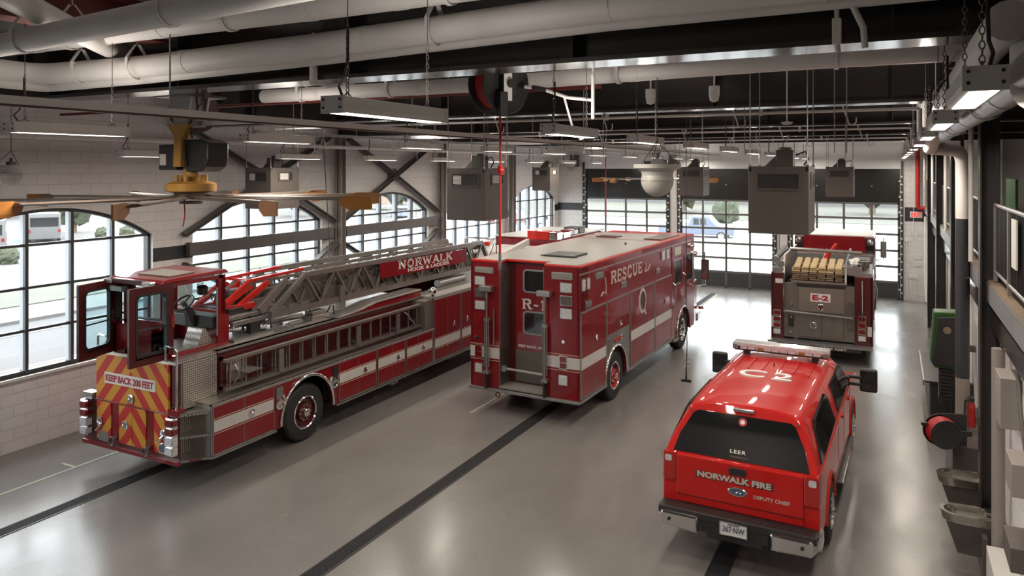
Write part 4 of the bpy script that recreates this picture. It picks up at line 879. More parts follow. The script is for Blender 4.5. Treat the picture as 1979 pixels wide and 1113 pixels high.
# window-like tool locker between corner and rack
MB().box(.93, .86, 1.36, .96, 1.62, 1.42).box(.93, .86, 1.86, .96, 1.62, 1.92).box(.93, .86, 1.36, .96, .92, 1.92).box(.93, 1.02, 1.42, .955, 1.42, 1.84).build('locker_frame', 'dark_red', T)
MB().box(.956, 1.05, 1.45, .962, 1.40, 1.82).build('locker_panel', 'tread_plate', T); MB().cyl((.99, .98, 1.42), (.99, .98, 1.84), .014, 8).build('grab_bar', 'chrome', T)
MB().box(.96, 1.15, 1.62, 1.28, 1.5, 1.64).build('fold_step', 'tread_plate', T)
def ground_ladder(x, y0, y1, z0, z1, tilt, lb):
    r = MB(); r.box(x-.02, y0, z1-.05, x+.06, y1, z1).box(x-.02, y0, z0, x+.06, y1, z0+.05); o = r.build('ground_ladder', 'ladder_metal', T)
    n = int((y1-y0)/.36)
    for k in range(n+1): y = y0+.12+k*(y1-y0-.24)/n; MB().cyl((x+.02, y, z0+.03), (x+.02, y, z1-.03), .016, 8).build('rung', 'ladder_metal', o)
    return o
ground_ladder(1.16, .75, 6.55, 1.40, 1.93, 0, ''); ground_ladder(1.06, 1.1, 6.7, 1.38, 1.90, 0, '')
for y in (2.0, 4.2, 5.6): MB().box(1.0, y-.02, 1.5, 1.26, y+.02, 1.54).box(1.22, y-.06, 1.45, 1.25, y+.06, 1.85).build('ladder_clamp', 'galv', T)
MB().tube([(1.14, .98, 1.84), (1.24, .94, 1.78), (1.26, 1.0, 1.66), (1.22, .96, 1.55), (1.14, .98, 1.46)], .018, 8).tube([(1.2, 5.9, 1.84), (1.27, 5.98, 1.76), (1.22, 6.1, 1.66), (1.27, 6.2, 1.56), (1.2, 6.3, 1.46)], .018, 8).build('ladder_hook', 'galv', T, smooth=60)
# raised side cover on the deck and tall compartment tops
MB().prism([(3.9, 2.03), (6.98, 2.03), (6.98, 2.17), (5.2, 2.14), (4.6, 2.06)], 'x', .55, .92).build('side_cover', 'fire_red', T)
MB().prism([(3.9, 2.035), (4.6, 2.065), (5.2, 2.145), (6.98, 2.175), (6.98, 2.20), (5.2, 2.17), (4.6, 2.09), (3.9, 2.05)], 'x', .50, .95).build('cover_top', 'tread_plate', T)
for s in (-1, 1): MB().box(s*.62, 6.98, 1.95, s*1.32, 14.6, 2.03).build('compartment_top', 'roof_grey', T)
MB().box(-.62, 6.98, 1.6, .62, 14.6, 1.7).build('centre_bed', 'galv', T)
MB().box(.90, 6.6, 1.3, 1.3, 6.97, 1.98).build('rack_end', 'louver_plate', T)
MB().cyl((SX, 6.97, .46), (SX, 6.97, 1.98), .025, 10).build('corner_post', 'chrome', T)
MB().sphere((SX-.08, 7.05, 2.16), .10, 18, 12).build('round_spotlight', 'chrome', T, smooth=60); MB().cyl((SX-.08, 7.05, 1.98), (SX-.08, 7.05, 2.08), .03, 10).build('spotlight_stem', 'black_plastic', T)
MB().cyl((.55, 8.3, 2.12), (.55, 9.6, 2.12), .10, 16).build('air_tank', 'galv', T, smooth=40)
# objects on the deck
MB().box(.32, 3.5, 2.03, .62, 4.05, 2.12).box(.36, 3.56, 2.12, .58, 3.95, 2.2).build('control_box', 'aluminium', T, bevel=.01); MB().tube([(.4, 3.55, 2.2), (.4, 3.55, 2.3), (.5, 3.55, 2.3), (.5, 3.55, 2.2)], .016, 6).tube([(.56, 4.0, 2.1), (.62, 4.05, 2.25), (.66, 4.1, 2.25), (.66, 4.12, 2.06)], .016, 6).build('control_handle', 'black_plastic', T)
MB().cyl((.15, 2.6, 2.12), (.35, 3.5, 2.12), .06, 12).build('deck_tube', 'galv', T, smooth=40)
MB().box(.45, 2.9, 2.03, .72, 3.4, 2.06).box(.5, 2.95, 2.06, .55, 3.3, 2.09).build('mount_plate', 'aluminium', T)
MB().box(.05, 1.95, 2.03, .45, 2.3, 2.32).build('pedestal', 'box_grey', T); MB().box(.35, 1.93, 2.03, .55, 2.3, 2.40).build('pedestal_side', 'black_plastic', T)
MB().box(-.1, 3.05, 2.03, .12, 3.2, 2.25).build('cradle_post', 'dark_red', T)
m = MB()
for a, r0 in ((1.42, .05), (1.55, .075), (1.68, .05), (1.8, .06), (1.95, .085), (2.08, .06), (2.2, .07)): m.cyl((.02+(a-1.4)*.6, a, 2.16), (.02+(a-1.4)*.6+.06, a+.1, 2.16), r0, 14)
m.build('coupling', 'chrome', T, smooth=30); MB().box(.0, 1.4, 2.03, .7, 2.35, 2.07).build('coupling_tray', 'galv', T)
MB().tube([(.02, 1.42, 2.2), (.0, 1.4, 2.34), (.1, 1.45, 2.38), (.16, 1.5, 2.28), (.12, 1.5, 2.18)], .016, 6).tube([(.6, 2.2, 2.2), (.66, 2.3, 2.3), (.7, 2.3, 2.12)], .02, 6).build('deck_hose', 'black_plastic', T)
# ---- aerial ladder
A = thing('x', 'x', 'x'); bpy.data.objects.remove(A)
LB, LT, LY0, LY1 = 2.28, 3.05, 2.35, 10.6
def truss(x, z0, z1, y0, y1, slope, ch, name, dense=.9, ms='ladder_metal', dmg=True):
    b3 = box(x-ch/2, y0, z0, x+ch/2, y1+.4, z0+ch*1.25).box(x-ch/2, y0+slope, z1-ch, x+ch/2, y1, z1).build(name, ms, T)
    m = MB(); n = max(2, round((y1-y0-slope)/dense)); ys_ = [y0+slope+(y1-y0-slope)*k/n for k in range(n+1)]
    for k in range(n):
        a, e = ys_[k], ys_[k+1]; mid = (a+e)/2
        m.bar((x, a+.04, z1-ch), (x, mid-.02, z0+ch*1.2), ch*.5, ch*.55, up=(1, 0, 0)); m.bar((x, mid+.02, z0+ch*1.2), (x, e-.04, z1-ch), ch*.5, ch*.55, up=(1, 0, 0))
    m.bar((x, y0+.03, z0+ch), (x, y0+slope, z1-ch*.5), ch*.8, ch*.9, up=(1, 0, 0)); m.bar((x, y1+.4, z0+ch), (x, y1, z1-ch*.5), ch*.7, ch*.8, up=(1, 0, 0)); m.build('lattice', ms, b3)
    return b3
for s in (-1, 1):
    truss(s*.60, LB, LT, LY0, LY1, .95, .10, 'ladder_rail')
    truss(s*.50, LB+.08, LT-.12, LY0-.15, LY1+.1, .7, .07, 'inner_rail', .7)
    truss(s*.41, LB+.14, LT-.20, LY0-.25, LY1+.3, .6, .055, 'fly_rail', .6)
    MB().bar((s*.60, LY0-.28, LB+.22), (s*.60, LY0+.45, LT-.06), .07, .06).build('base_strut', 'ladder_metal', T)
    MB().box(s*.44, LY0+.3, LB+.1, s*.46, LY1, LB+.42).build('inner_plate', 'box_grey', T)
for k in range(8):
    y = LY0+1.6+k*.72; MB().prism([(y, LB+.05), (y+.38, LB+.05), (y+.38, LB+.3), (y+.3, LB+.38), (y+.08, LB+.38), (y, LB+.3)], 'x', .50, .56).build('cradle_bracket', 'box_grey', T)
MB().box(.56, LY0+1.95, LB-.15, .68, LY0+2.12, LB+.35).build('rail_clamp', 'ladder_metal', T)
for k in range(26): y = LY0+.2+k*.33; MB().cyl((-.6, y, LB+.16), (.6, y, LB+.16), .018, 6).build('rung', 'ladder_metal', T)
MB().cyl((.1, LY0+.2, LB+.02), (.1, LY1, LB+.02), .05, 10).cyl((-.15, LY0+.6, LT-.35), (-.15, LY1, LT-.35), .03, 8).build('hydraulic_line', 'steel_dark', T)
sg = MB().hexa([(.67, 5.70, 2.60), (.69, 5.70, 2.60), (.69, 9.55, 2.56), (.67, 9.55, 2.56), (.67, 5.66, 2.95), (.69, 5.66, 2.95), (.69, 9.5, 2.92), (.67, 9.5, 2.92)]).build('name_sign', 'fire_red', T)
serif('lettering', 'NORWALK', 'letter_white', sg, (.692, 7.6, 2.82), (0, 1, -.012), (0, 0, 1), 2.45, .19)
text('small_lettering', 'HOOK & LADDER', 'letter_white', sg, (.692, 7.72, 2.655), (0, 1, -.012), (0, 0, 1), 1.9, .085, bold=.02)
# rear end of the aerial: red frame, nozzle, flood lights, silver tray
m = MB()
for s in (-.42, .22):
    m.bar((s-.05, 1.5, 2.55), (s+.02, 2.2, 3.0), .07, .06).bar((s+.02, 2.2, 3.0), (s+.06, 3.6, 3.06), .07, .06).bar((s-.05, 1.5, 2.53), (s+.15, 2.2, 2.56), .09, .11).bar((s+.05, 1.9, 2.56), (s+.2, 2.5, 2.95), .08, .10).bar((s, 1.6, 2.6), (s+.02, 2.25, 2.9), .05, .08)
m.bar((-.5, 1.5, 2.52), (.3, 1.5, 2.52), .08, .07).bar((-.42, 2.3, 2.98), (.25, 2.3, 2.98), .06, .05).build('red_nozzle_frame', 'bright_red', T, bevel=.008)
MB().box(-.55, 1.35, 2.38, .50, 2.3, 2.45).box(-.5, 1.4, 2.30, .45, 2.2, 2.34).box(.48, 1.5, 2.28, .56, 2.35, 2.36).build('tip_tray', 'galv', T, bevel=.006)
MB().box(-.45, 1.6, 2.45, .35, 2.3, 2.56).box(-.1, 1.9, 2.56, .15, 2.2, 2.85).build('tip_mechanism', 'black_plastic', T, bevel=.01)
MB().lathe([(.001, 0), (.05, 0), (.09, .05), (.10, .16), (.07, .2), (.001, .16)], (-.02, 1.75, 2.78), (Vector((1, 0, 0)), Vector((0, 0, 1)), Vector((0, -1, 0))), 20).cyl((-.02, 1.75, 2.78), (.0, 2.1, 2.66), .05, 12).build('water_nozzle', 'chrome', T, smooth=40)
for x, y, z in ((-.45, 1.75, 2.92), (.08, 2.3, 2.92)): MB().lathe([(.001, 0), (.05, .01), (.08, .07), (.085, .11), (.001, .10)], (x, y, z), (Vector((1, 0, 0)), Vector((0, 0, 1)), Vector((0, -1, 0))), 18).cyl((x, y, z-.15), (x, y, z), .02, 8).build('flood_light', 'chrome', T, smooth=40)
MB().box(.12, 2.15, 2.8, .26, 2.35, 3.0).box(-.2, 1.8, 2.7, -.05, 1.95, 2.82).build('tip_box', 'box_grey', T, bevel=.01)
# ---- tiller cab
CX0, CX1, CY0, CY1, CZ0, CZ1 = -.65, .65, .02, 1.32, 2.03, 3.27
pm = MB()
for x in (CX0, CX1-.09): pm.box(x, CY0, CZ0, x+.09, CY0+.12, CZ1)
for x in (CX0, CX1-.07): pm.box(x, CY1-.22, CZ0, x+.07, CY1-.06, CZ1)
for x in (CX0, CX1-.05): pm.box(x, CY1-.18, CZ0, x+.05, CY1, CZ0+.52)
pm.box(CX0, CY1-.04, CZ0, CX1, CY1, CZ0+.52)
pm.box(CX0, CY0, CZ1-.08, CX1, CY0+.06, CZ1).box(CX0, CY0, CZ0, CX0+.34, CY0+.06, CZ0+.5).box(CX1-.34, CY0, CZ0, CX1, CY0+.06, CZ0+.5).box(CX0+.3, CY0, CZ0, CX0+.52, CY0+.06, CZ1).box(CX0+.3, CY0, CZ0, CX1, CY0+.05, CZ0+.6)
for x in (CX0, CX1-.05): pm.box(x, CY0, CZ1-.07, x+.05, CY1-.1, CZ1).box(x, CY0, CZ0, x+.05, CY1, CZ0+.07)
cabf = pm.build('cab_frame', 'fire_red', T, bevel=.012)
MB().frame(CX0+.08, CZ0+.55, CX0+.32, CZ1-.12, .022, CY0-.012, CY0+.06, .05).frame(CX0+.50, CZ0+.62, CX1-.08, CZ1-.12, .022, CY0-.012, CY0+.06, .05).build('rear_seal', 'black_plastic', cabf)
box(CX0+.1, CY0+.02, CZ0+.57, CX0+.30, CY0+.025, CZ1-.14).box(CX0+.52, CY0+.02, CZ0+.64, CX1-.1, CY0+.025, CZ1-.14).build('rear_glass', 'cab_glass', cabf)
rf = MB().hexa([(CX0-.04, CY0-.1, CZ1-.0), (CX1+.04, CY0-.1, CZ1-.0), (CX1+.04, CY1-.02, CZ1+.03), (CX0-.04, CY1-.02, CZ1+.03), (CX0-.01, CY0-.02, CZ1+.05), (CX1+.01, CY0-.02, CZ1+.05), (CX1+.01, CY1-.06, CZ1+.09), (CX0-.01, CY1-.06, CZ1+.09)]).build('cab_roof', 'fire_red', T, bevel=.015)
MB().hexa([(CX0+.3, CY0+.25, CZ1+.06), (CX1-.2, CY0+.25, CZ1+.06), (CX1-.2, CY0+.75, CZ1+.075), (CX0+.3, CY0+.75, CZ1+.075), (CX0+.3, CY0+.25, CZ1+.08), (CX1-.2, CY0+.25, CZ1+.08), (CX1-.2, CY0+.75, CZ1+.095), (CX0+.3, CY0+.75, CZ1+.095)]).build('roof_hatch', 'roof_grey', rf, bevel=.006)
lb_ = MB().box(CX0+.12, CY0-.16, CZ1-.04, CX1-.35, CY0-.06, CZ1+.04).build('roof_beacon_bar', 'dark_red', T, bevel=.01)
for x in (CX0+.0, CX1-.34): MB().box(x, CY0-.18, CZ1-.05, x+.2, CY0-.05, CZ1+.03).build('beacon', 'tail_clear', lb_, bevel=.02)
MB().hexa([(CX0+.22, CY0-.2, CZ1-.16), (CX0+.5, CY0-.2, CZ1-.16), (CX0+.47, CY0-.05, CZ1-.2), (CX0+.25, CY0-.05, CZ1-.2), (CX0+.2, CY0-.22, CZ1-.07), (CX0+.52, CY0-.22, CZ1-.07), (CX0+.5, CY0-.05, CZ1-.06), (CX0+.22, CY0-.05, CZ1-.06)]).build('work_light', 'chrome', T, bevel=.006)
MB().box(CX1-.002, CY1-.24, CZ0, CX1+.008, CY1+.004, CZ0+.53).build('side_panel', 'fire_red', T)
# windscreen slopes back up to the roof
MB().hexa([(CX0+.06, CY1-.01, CZ0+.52), (CX1-.06, CY1-.01, CZ0+.52), (CX1-.06, CY1-.13, CZ1), (CX0+.06, CY1-.13, CZ1), (CX0+.06, CY1, CZ0+.52), (CX1-.06, CY1, CZ0+.52), (CX1-.06, CY1-.12, CZ1), (CX0+.06, CY1-.12, CZ1)]).build('windscreen', 'cab_glass', T)
for x in (CX0+.0, CX1-.008):
    MB().prism([(CY1-.05, CZ0+.56), (CY1-.07, CZ1-.05), (CY1-.15, CZ1-.05), (CY1-.16, CZ0+.56)], 'x', x, x+.008).build('quarter_glass', 'cab_glass', T)
MB().cyl((CX1+.02, CY1-.27, CZ0+.2), (CX1+.02, CY1-.27, CZ1-.2), .014, 8).build('grab_rail', 'galv', T)
MB().box(CX0+.05, CY1-.3, CZ0+.3, CX1-.05, CY1-.03, CZ0+.52).hexa([(-.04, .98, CZ0+.3), (.16, .98, CZ0+.3), (.16, 1.2, CZ0+.3), (-.04, 1.2, CZ0+.3), (.02, .88, CZ0+.62), (.1, .88, CZ0+.62), (.12, 1.0, CZ0+.66), (.02, 1.0, CZ0+.66)]).build('dashboard', 'black_plastic', T, bevel=.015)
wc = Vector((.06, .86, CZ0+.74)); wn_ = Vector((0, -.62, .8)).normalized(); wa = Vector((1, 0, 0)); wb_ = wn_.cross(wa)
m = MB().tube([wc+.19*(cos(2*pi*k/28)*wa+sin(2*pi*k/28)*wb_) for k in range(28)], .016, 8, closed=True)
for a in (90, 210, 330): m.bar(wc, wc+.18*(cos(R(a))*wa+sin(R(a))*wb_), .03, .014)
m.cyl(wc-wn_*.06, wc+wn_*.02, .045, 14).cyl(wc-wn_*.3, wc, .028, 10).build('steering_wheel', 'black_plastic', T, smooth=40)
MB().box(-.3, .1, CZ0, .45, 1.0, CZ0+.04).build('cab_floor', 'tread_plate', T)
MB().prism([(.72, CZ0+.04), (1.08, CZ0+.04), (.90, CZ0+.34), (.84, CZ0+.34)], 'x', .2, .56).build('foot_rest', 'tread_plate', T)
MB().box(-.5, .12, CZ0+.2, -.0, .62, CZ0+.36).box(-.5, .1, CZ0+.3, -.0, .2, CZ0+.58).build('seat', 'black_plastic', T, bevel=.03)
MB().cyl((.42, .95, CZ1-.3), (.45, .93, CZ1-.2), .09, 16).build('cab_fan', 'black_plastic', T)
MB().box(CX0+.35, CY0-.05, CZ0+.1, CX0+.47, CY0, CZ0+.52).cyl((CX0+.41, CY0-.025, CZ0+.52), (CX0+.41, CY0-.025, CZ0+.55), .05, 12).build('red_canister', 'fire_red', T, bevel=.01)
# open doors folded back past the tail
def cab_door(hx, hy, ang, lb_):
    d = thing('door_tmp', '', ''); bpy.data.objects.remove(d)
    L_, Z0, Z1 = .80, 2.04, 3.27; ca, sa = cos(ang), sin(ang)
    def tr(mb):
        mb.v = [(hx+(x*ca-y*sa), hy+(x*sa+y*ca), z) for x, y, z in mb.v]; return mb
    outer = MB().frame(-L_, Z0, 0, Z1, .15, -.025, .025, .03, 4, 'x') if False else MB()
    # panel ring in the (y,z) plane, y from -L to 0
    o = tr(MB().frame(-L_, Z0, 0, Z1, .13, -.025, .025, .02, 4, 'x').box(-.025, -L_+.1, Z0+.1, .025, -.1, Z0+.17)).build('cab_door', 'dark_red', T, bevel=.004)
    tr(MB().frame(-L_+.11, Z0+.14, -.11, Z1-.11, .035, -.032, .032, .09, 5, 'x').box(-.012, -L_+.13, 2.58, .012, -.13, 2.605)).build('window_seal', 'black_plastic', o)
    tr(box(-.004, -L_+.13, Z0+.16, .004, -.13, Z1-.13)).build('door_glass', 'cab_glass', o)
    tr(MB().box(.02, -.06, 2.55, .05, -.0, 2.75)).build('door_latch', 'chrome', o)
cab_door(.66, .16, 0, ''); cab_door(-.64, .05, R(14), '')
# ---- front half: turntable, cradle, tractor cab roof
MB().box(-1.2, 11.0, 1.7, 1.2, 12.2, 2.25).cyl((0, 13.2, 1.9), (0, 13.2, 2.35), .85, 30).box(-.7, 12.3, 2.3, .7, 14.3, 2.55).build('turntable', 'white_paint', T, bevel=.03)
m = MB()
for s in (-1, 1): m.bar((s*.5, 10.9, 2.3), (s*.62, 13.6, 2.75), .14, .2)
m.build('lift_cylinder', 'white_paint', T, bevel=.02)
m = MB().tube([(-.35, 11.3, 2.55), (-.45, 11.4, 2.98), (-.4, 11.4, 3.03), (.55, 11.4, 3.03), (.6, 11.4, 2.98), (.45, 11.3, 2.55)], .03, 8).tube([(-.2, 11.5, 2.6), (0, 11.5, 2.95), (.2, 11.5, 2.6)], .03, 8).tube([(.75, 11.2, 2.3), (.75, 11.2, 2.85)], .02, 8); m.build('guard_rail', 'chrome', T, smooth=60)
MB().box(-.25, 11.45, 2.8, .35, 11.55, 2.92).build('guard_pad', 'bright_red', T, bevel=.02)
MB().box(-1.25, 14.8, .5, 1.25, 18.6, 2.75).hexa([(-1.25, 18.6, .5), (1.25, 18.6, .5), (1.25, 19.7, .5), (-1.25, 19.7, .5), (-1.25, 18.6, 2.75), (1.25, 18.6, 2.75), (1.25, 19.2, 2.7), (-1.25, 19.2, 2.7)]).build('tractor_cab', 'fire_red', T, bevel=.05)
MB().box(-1.25, 14.8, 2.75, 1.25, 19.1, 2.80).build('cab_roof_top', 'white_paint', T, bevel=.02)
for a, e in ((15.0, 16.4), (16.6, 18.2)): MB().box(1.25, a, 1.6, 1.262, e, 2.4).build('side_window', 'dark_glass', T)
b3 = MB().box(.45, 13.9, 2.80, 1.2, 14.3, 3.08).build('roof_warning_light', 'bright_red', T, bevel=.02); MB().box(1.2, 13.95, 2.8, 1.5, 14.4, 3.06).box(1.25, 14.6, 2.8, 1.45, 15.2, 2.98).build('chrome_lamp', 'chrome', b3, bevel=.02)
MB().box(.9, 15.6, 2.80, 1.25, 16.4, 3.0).build('roof_warning_light', 'tail_red', T, bevel=.03); MB().box(.6, 16.6, 2.8, 1.2, 17.2, 3.02).build('roof_equipment', 'black_plastic', T, bevel=.03)
# ================================================================ RESCUE TRUCK
Q_ = thing('rescue_truck', 'big boxy red rescue truck with white side stripe, grey roof and recessed rear door', 'fire truck', (-6.81, 13.88, 0), R(-1.7))
HX, Z0, Z1, LN = 1.27, .47, 3.16, 9.1
RX0, RX1, RD = -.56, .48, .42
def cs_panel(s):
    return arch_poly(0, 7.6, Z0, Z1, [(2.02, .53, .66), (7.38, .53, .66)])
for s in (-1, 1):
    MB().prism(arch_poly(0, 8.55, Z0, Z1, [(2.02, .53, .66), (7.38, .53, .66)])+[], 'x', s*(HX-.06), s*HX).build('side_panel', 'fire_red', Q_, bevel=.01)
MB().box(-HX+.05, .5, .5, HX-.25, 8.5, 3.1).build('core', 'under_black', Q_)
MB().box(-HX, 0, Z0, RX0, .45, Z1).build('rear_pillar', 'fire_red', Q_, bevel=.012); MB().box(RX1, 0, Z0, HX, .45, Z1).build('rear_pillar', 'fire_red', Q_, bevel=.012)
MB().box(RX0, RD, .55, RX1, RD+.03, Z1).build('rear_door', 'dark_red', Q_)
rd = MB().box(RX0+.17, RD-.025, .62, RX1+.0, RD, 3.08).build('door_leaf', 'fire_red', Q_, bevel=.006)
box(RX0, .0, .55, RX0+.012, RD, Z1-.05).build('louvred_liner', 'louver_plate', Q_); box(RX1-.012, .0, .55, RX1, RD, Z1-.05).build('louvred_liner', 'louver_plate', Q_)
m = MB()
for k in range(38): m.box(RX0+.012, .03, 1.35+k*.045, RX0+.02, RD-.06, 1.37+k*.045)
m.build('louvre', 'galv', Q_)
for z in (1.98, 2.86):
    f = MB().frame(RX0+.36, z-.36, RX0+.93, z+.14, .035, RD-.045, RD-.02, .08, 6).build('window_frame', 'galv', rd); MB().rrect(RX0+.38, z-.34, RX0+.91, z+.12, .07, RD-.035, RD-.03).build('window_glass', 'dark_glass', f)
serif('unit_lettering', 'R-1', 'letter_white', rd, (RX0+.62, RD-.03, 2.26), (1, 0, 0), (0, 0, 1), .58, .21)
text('warning_lettering', 'KEEP BACK 200 FEET', 'letter_white', rd, (RX0+.64, RD-.03, 1.36), (1, 0, 0), (0, 0, 1), .80, .055, bold=.02)
box(RX0+.18, RD-.03, .60, RX1, RD-.025, 1.27).build('kick_plate', 'louver_plate', rd)
MB().rrect(RX1-.1, 1.42, RX1-.03, 1.58, .02, RD-.05, RD-.02).build('door_pull', 'galv', rd)
MB().box(RX0, -.02, .52, RX1, RD, .56).build('rear_step', 'roof_grey', Q_)
MB().cyl((RX0+.1, .08, .92), (RX1, .08, .90), .028, 10).box(RX0+.02, .04, .86, RX0+.12, .14, .98).build('folding_step', 'galv', Q_)
MB().box(-HX-.02, -.06, .44, HX+.02, .06, .50).build('rear_bumper', 'galv', Q_, bevel=.008)
MB().box(HX-.02, .0, .44, HX+.03, 1.42, .50).box(HX-.02, 2.7, .44, HX+.03, 6.2, .50).build('side_trim', 'galv', Q_, bevel=.006)
MB().tube([(-.58+.05*cos(2*pi*k/12), -.03, .38+.05*sin(2*pi*k/12)) for k in range(12)], .014, 6, closed=True).build('tow_hook', 'dark_red', Q_)
# white band
MB().box(-HX-.003, -.004, 1.12, RX0, .0, 1.35).build('white_band', 'white_paint', Q_); MB().box(RX1, -.004, 1.12, HX+.003, .0, 1.35).box(HX, -.004, 1.12, HX+.004, 1.38, 1.35).build('white_band', 'white_paint', Q_)
MB().box(-HX, -.005, 1.07, RX0, .0, 1.08).box(RX1, -.005, 1.07, HX+.002, 0, 1.08).box(-HX, -.005, 1.39, RX0, .0, 1.40).box(RX1, -.005, 1.39, HX+.002, 0, 1.40).build('gold_pinstripe', 'gold', Q_)
# roof
MB().box(-HX, 0, Z1-.02, RX0, 8.45, Z1+.03).box(RX1, 0, Z1-.02, HX, 8.45, Z1+.03).box(RX0, .32, Z1-.02, RX1, 8.45, Z1+.03).build('roof_edge', 'bright_red', Q_, bevel=.02)
MB().box(-HX+.07, .06, Z1+.03, RX0, 5.6, Z1+.036).box(RX1, .06, Z1+.03, HX-.07, 5.6, Z1+.036).box(RX0, .38, Z1+.03, RX1, 5.6, Z1+.036).box(-HX+.1, 5.72, Z1+.03, HX-.5, 7.6, Z1+.036).build('roof_deck', 'roof_grey', Q_)
MB().box(-.10, 1.15, Z1+.036, .62, 1.95, Z1+.075).box(-.2, 1.2, Z1+.036, .68, 1.25, Z1+.06).build('roof_hatch', 'black_plastic', Q_, bevel=.01)
MB().box(-.8, 5.9, Z1+.036, -.2, 6.4, Z1+.06).box(.6, 5.9, Z1+.03, 1.1, 7.6, Z1+.06).build('roof_vent', 'dark_red', Q_)
MB().box(.62, 4.35, Z1+.036, .66, 4.39, Z1+.09).build('roof_antenna', 'black_plastic', Q_)
# lights on the rear pillars
def warn(x0, x1, z0, z1, ms, y=-.0, par=None, nm='warning_light'):
    o = MB().rrect(x0, z0, x1, z1, .02, y-.025, y).build(nm, 'chrome', par, bevel=.004); MB().rrect(x0+.018, z0+.02, x1-.018, z1-.02, .015, y-.04, y-.02).build('lens', ms, o, bevel=.006); return o
for a in (-1.16, .66):
    warn(a+.0, a+.47, 2.90, 3.05, 'roof_grey', par=Q_, nm='side_vent')
    for k, (z, mm) in enumerate([(2.64, 'tail_clear'), (2.38, 'box_grey'), (2.12, 'tail_clear')]): warn(a+(.0 if a < 0 else .19), a+(.27 if a < 0 else .46), z, z+.21, mm, par=Q_)
    b3 = a+(.0 if a < 0 else .16)
    warn(b3+.01, b3+.19, 1.10, 1.38, 'tail_red', par=Q_, nm='tail_light'); box(b3+.0, -.045, 1.235, b3+.2, -.03, 1.245).build('lamp_divider', 'chrome', Q_); warn(b3+.0, b3+.2, .78, .99, 'tail_clear', par=Q_, nm='reverse_light')
# telescoping light masts on the pillars
for x in (-.82, .54):
    m = MB().cyl((x, -.09, .82), (x, -.09, 1.98), .028, 10).cyl((x-.05, -.09, .95), (x-.05, -.09, 1.98), .014, 8).cyl((x+.05, -.09, .95), (x+.05, -.09, 1.98), .014, 8).cyl((x, -.09, 1.98), (x, -.09, 2.5), .020, 10).box(x-.06, -.13, .80, x+.06, .0, .87).box(x-.05, -.12, 1.92, x+.05, .0, 1.97).cyl((x, -.09, 2.42), (x, -.09, 2.55), .03, 10); o = m.build('light_mast', 'galv', Q_, smooth=40)
    MB().box(x-.15, -.17, 2.55, x+.15, -.03, 2.66).build('mast_lamp', 'aluminium', o, bevel=.008); MB().box(x-.02, -.14, .5, x+.02, -.0, .82).build('mast_foot', 'black_plastic', o)
MB().cyl((RX0-.11, -.05, 1.42), (RX0-.11, -.05, 2.18), .016, 8).build('grab_bar', 'galv', Q_)
MB().cyl((.93, -.04, 1.66), (.93, .0, 1.66), .035, 14).build('outlet', 'chrome', Q_); MB().lathe([(.001, -.008), (.05, -.008), (.05, 0)], (-1.1, 0, 1.52), (Vector((1, 0, 0)), Vector((0, 0, .6)), Vector((0, 1, 0))), 16).build('oval_badge', 'black_plastic', Q_)
# right side
zt = 2.23
for a, e, z0 in ((.04, 1.40, .54), (1.45, 2.88, 1.52), (2.94, 4.72, .54), (4.78, 6.20, .54)):
    d = box(HX, a+.012, z0, HX+.014, e-.012, zt).build('compartment_door', 'fire_red', Q_, bevel=.004)
    f = MB()
    for y in (a, e): f.box(HX, y-.014, z0, HX+.02, y+.014, zt)
    f.box(HX, a, zt, HX+.024, e, zt+.03).box(HX+.0, a, z0-.02, HX+.02, e, z0).box(HX+.014, (a+e)/2-.004, z0, HX+.016, (a+e)/2+.004, zt); f.build('door_trim', 'galv', d)
    if z0 < 1: box(HX+.014, a+.014, 1.10, HX+.017, e-.014, 1.33).build('white_stripe', 'white_paint', d)
    if z0 < 1: hub_handle(d, (HX+.018, (a+e)/2+.12, 1.62), 'x', .055)
    else: hub_handle(d, (HX+.018, (a+e)/2+.1, 1.66), 'x', .055)
MB().prism(arch_poly(1.45, 2.88, .5, 1.50, [(2.02, .53, .66)]), 'x', HX, HX+.008).build('fender_plate', 'galv', Q_)
MB().box(HX+.008, 1.52, 1.0, HX+.014, 1.72, 1.42).build('grille', 'louver_plate', Q_)
for y in (1.95, 2.2, 2.4): MB().lathe([(.001, .03), (.05, .03), (.06, 0)], (HX+.008, y, 1.33), 'x', 14).build('air_valve', ['chrome', 'hose_red', 'chrome'][int(y*10) % 3], Q_)
arc_tube(Q_, 'fender_trim', 'chrome', HX+.015, 2.02, .53, .67, .028); arc_tube(Q_, 'fender_trim', 'chrome', HX+.015, 7.38, .53, .67, .028)
MB().box(HX-.3, 1.3, .35, HX-.07, 2.75, 1.25).build('wheel_well', 'under_black', Q_); MB().box(HX-.3, 6.7, .35, HX-.07, 8.1, 1.25).build('wheel_well', 'under_black', Q_)
for y in (2.02, 7.38):
    for s in (-1, 1): wheel(Q_, s*(HX-.17), y, .53, .29, s, 'bright_red' if y < 3 else 'chrome')
MB().box(HX-.25, 6.25, .40, HX+.08, 6.7, .46).box(HX-.3, 6.25, .46, HX-.05, 6.7, .9).build('cab_step', 'galv', Q_)
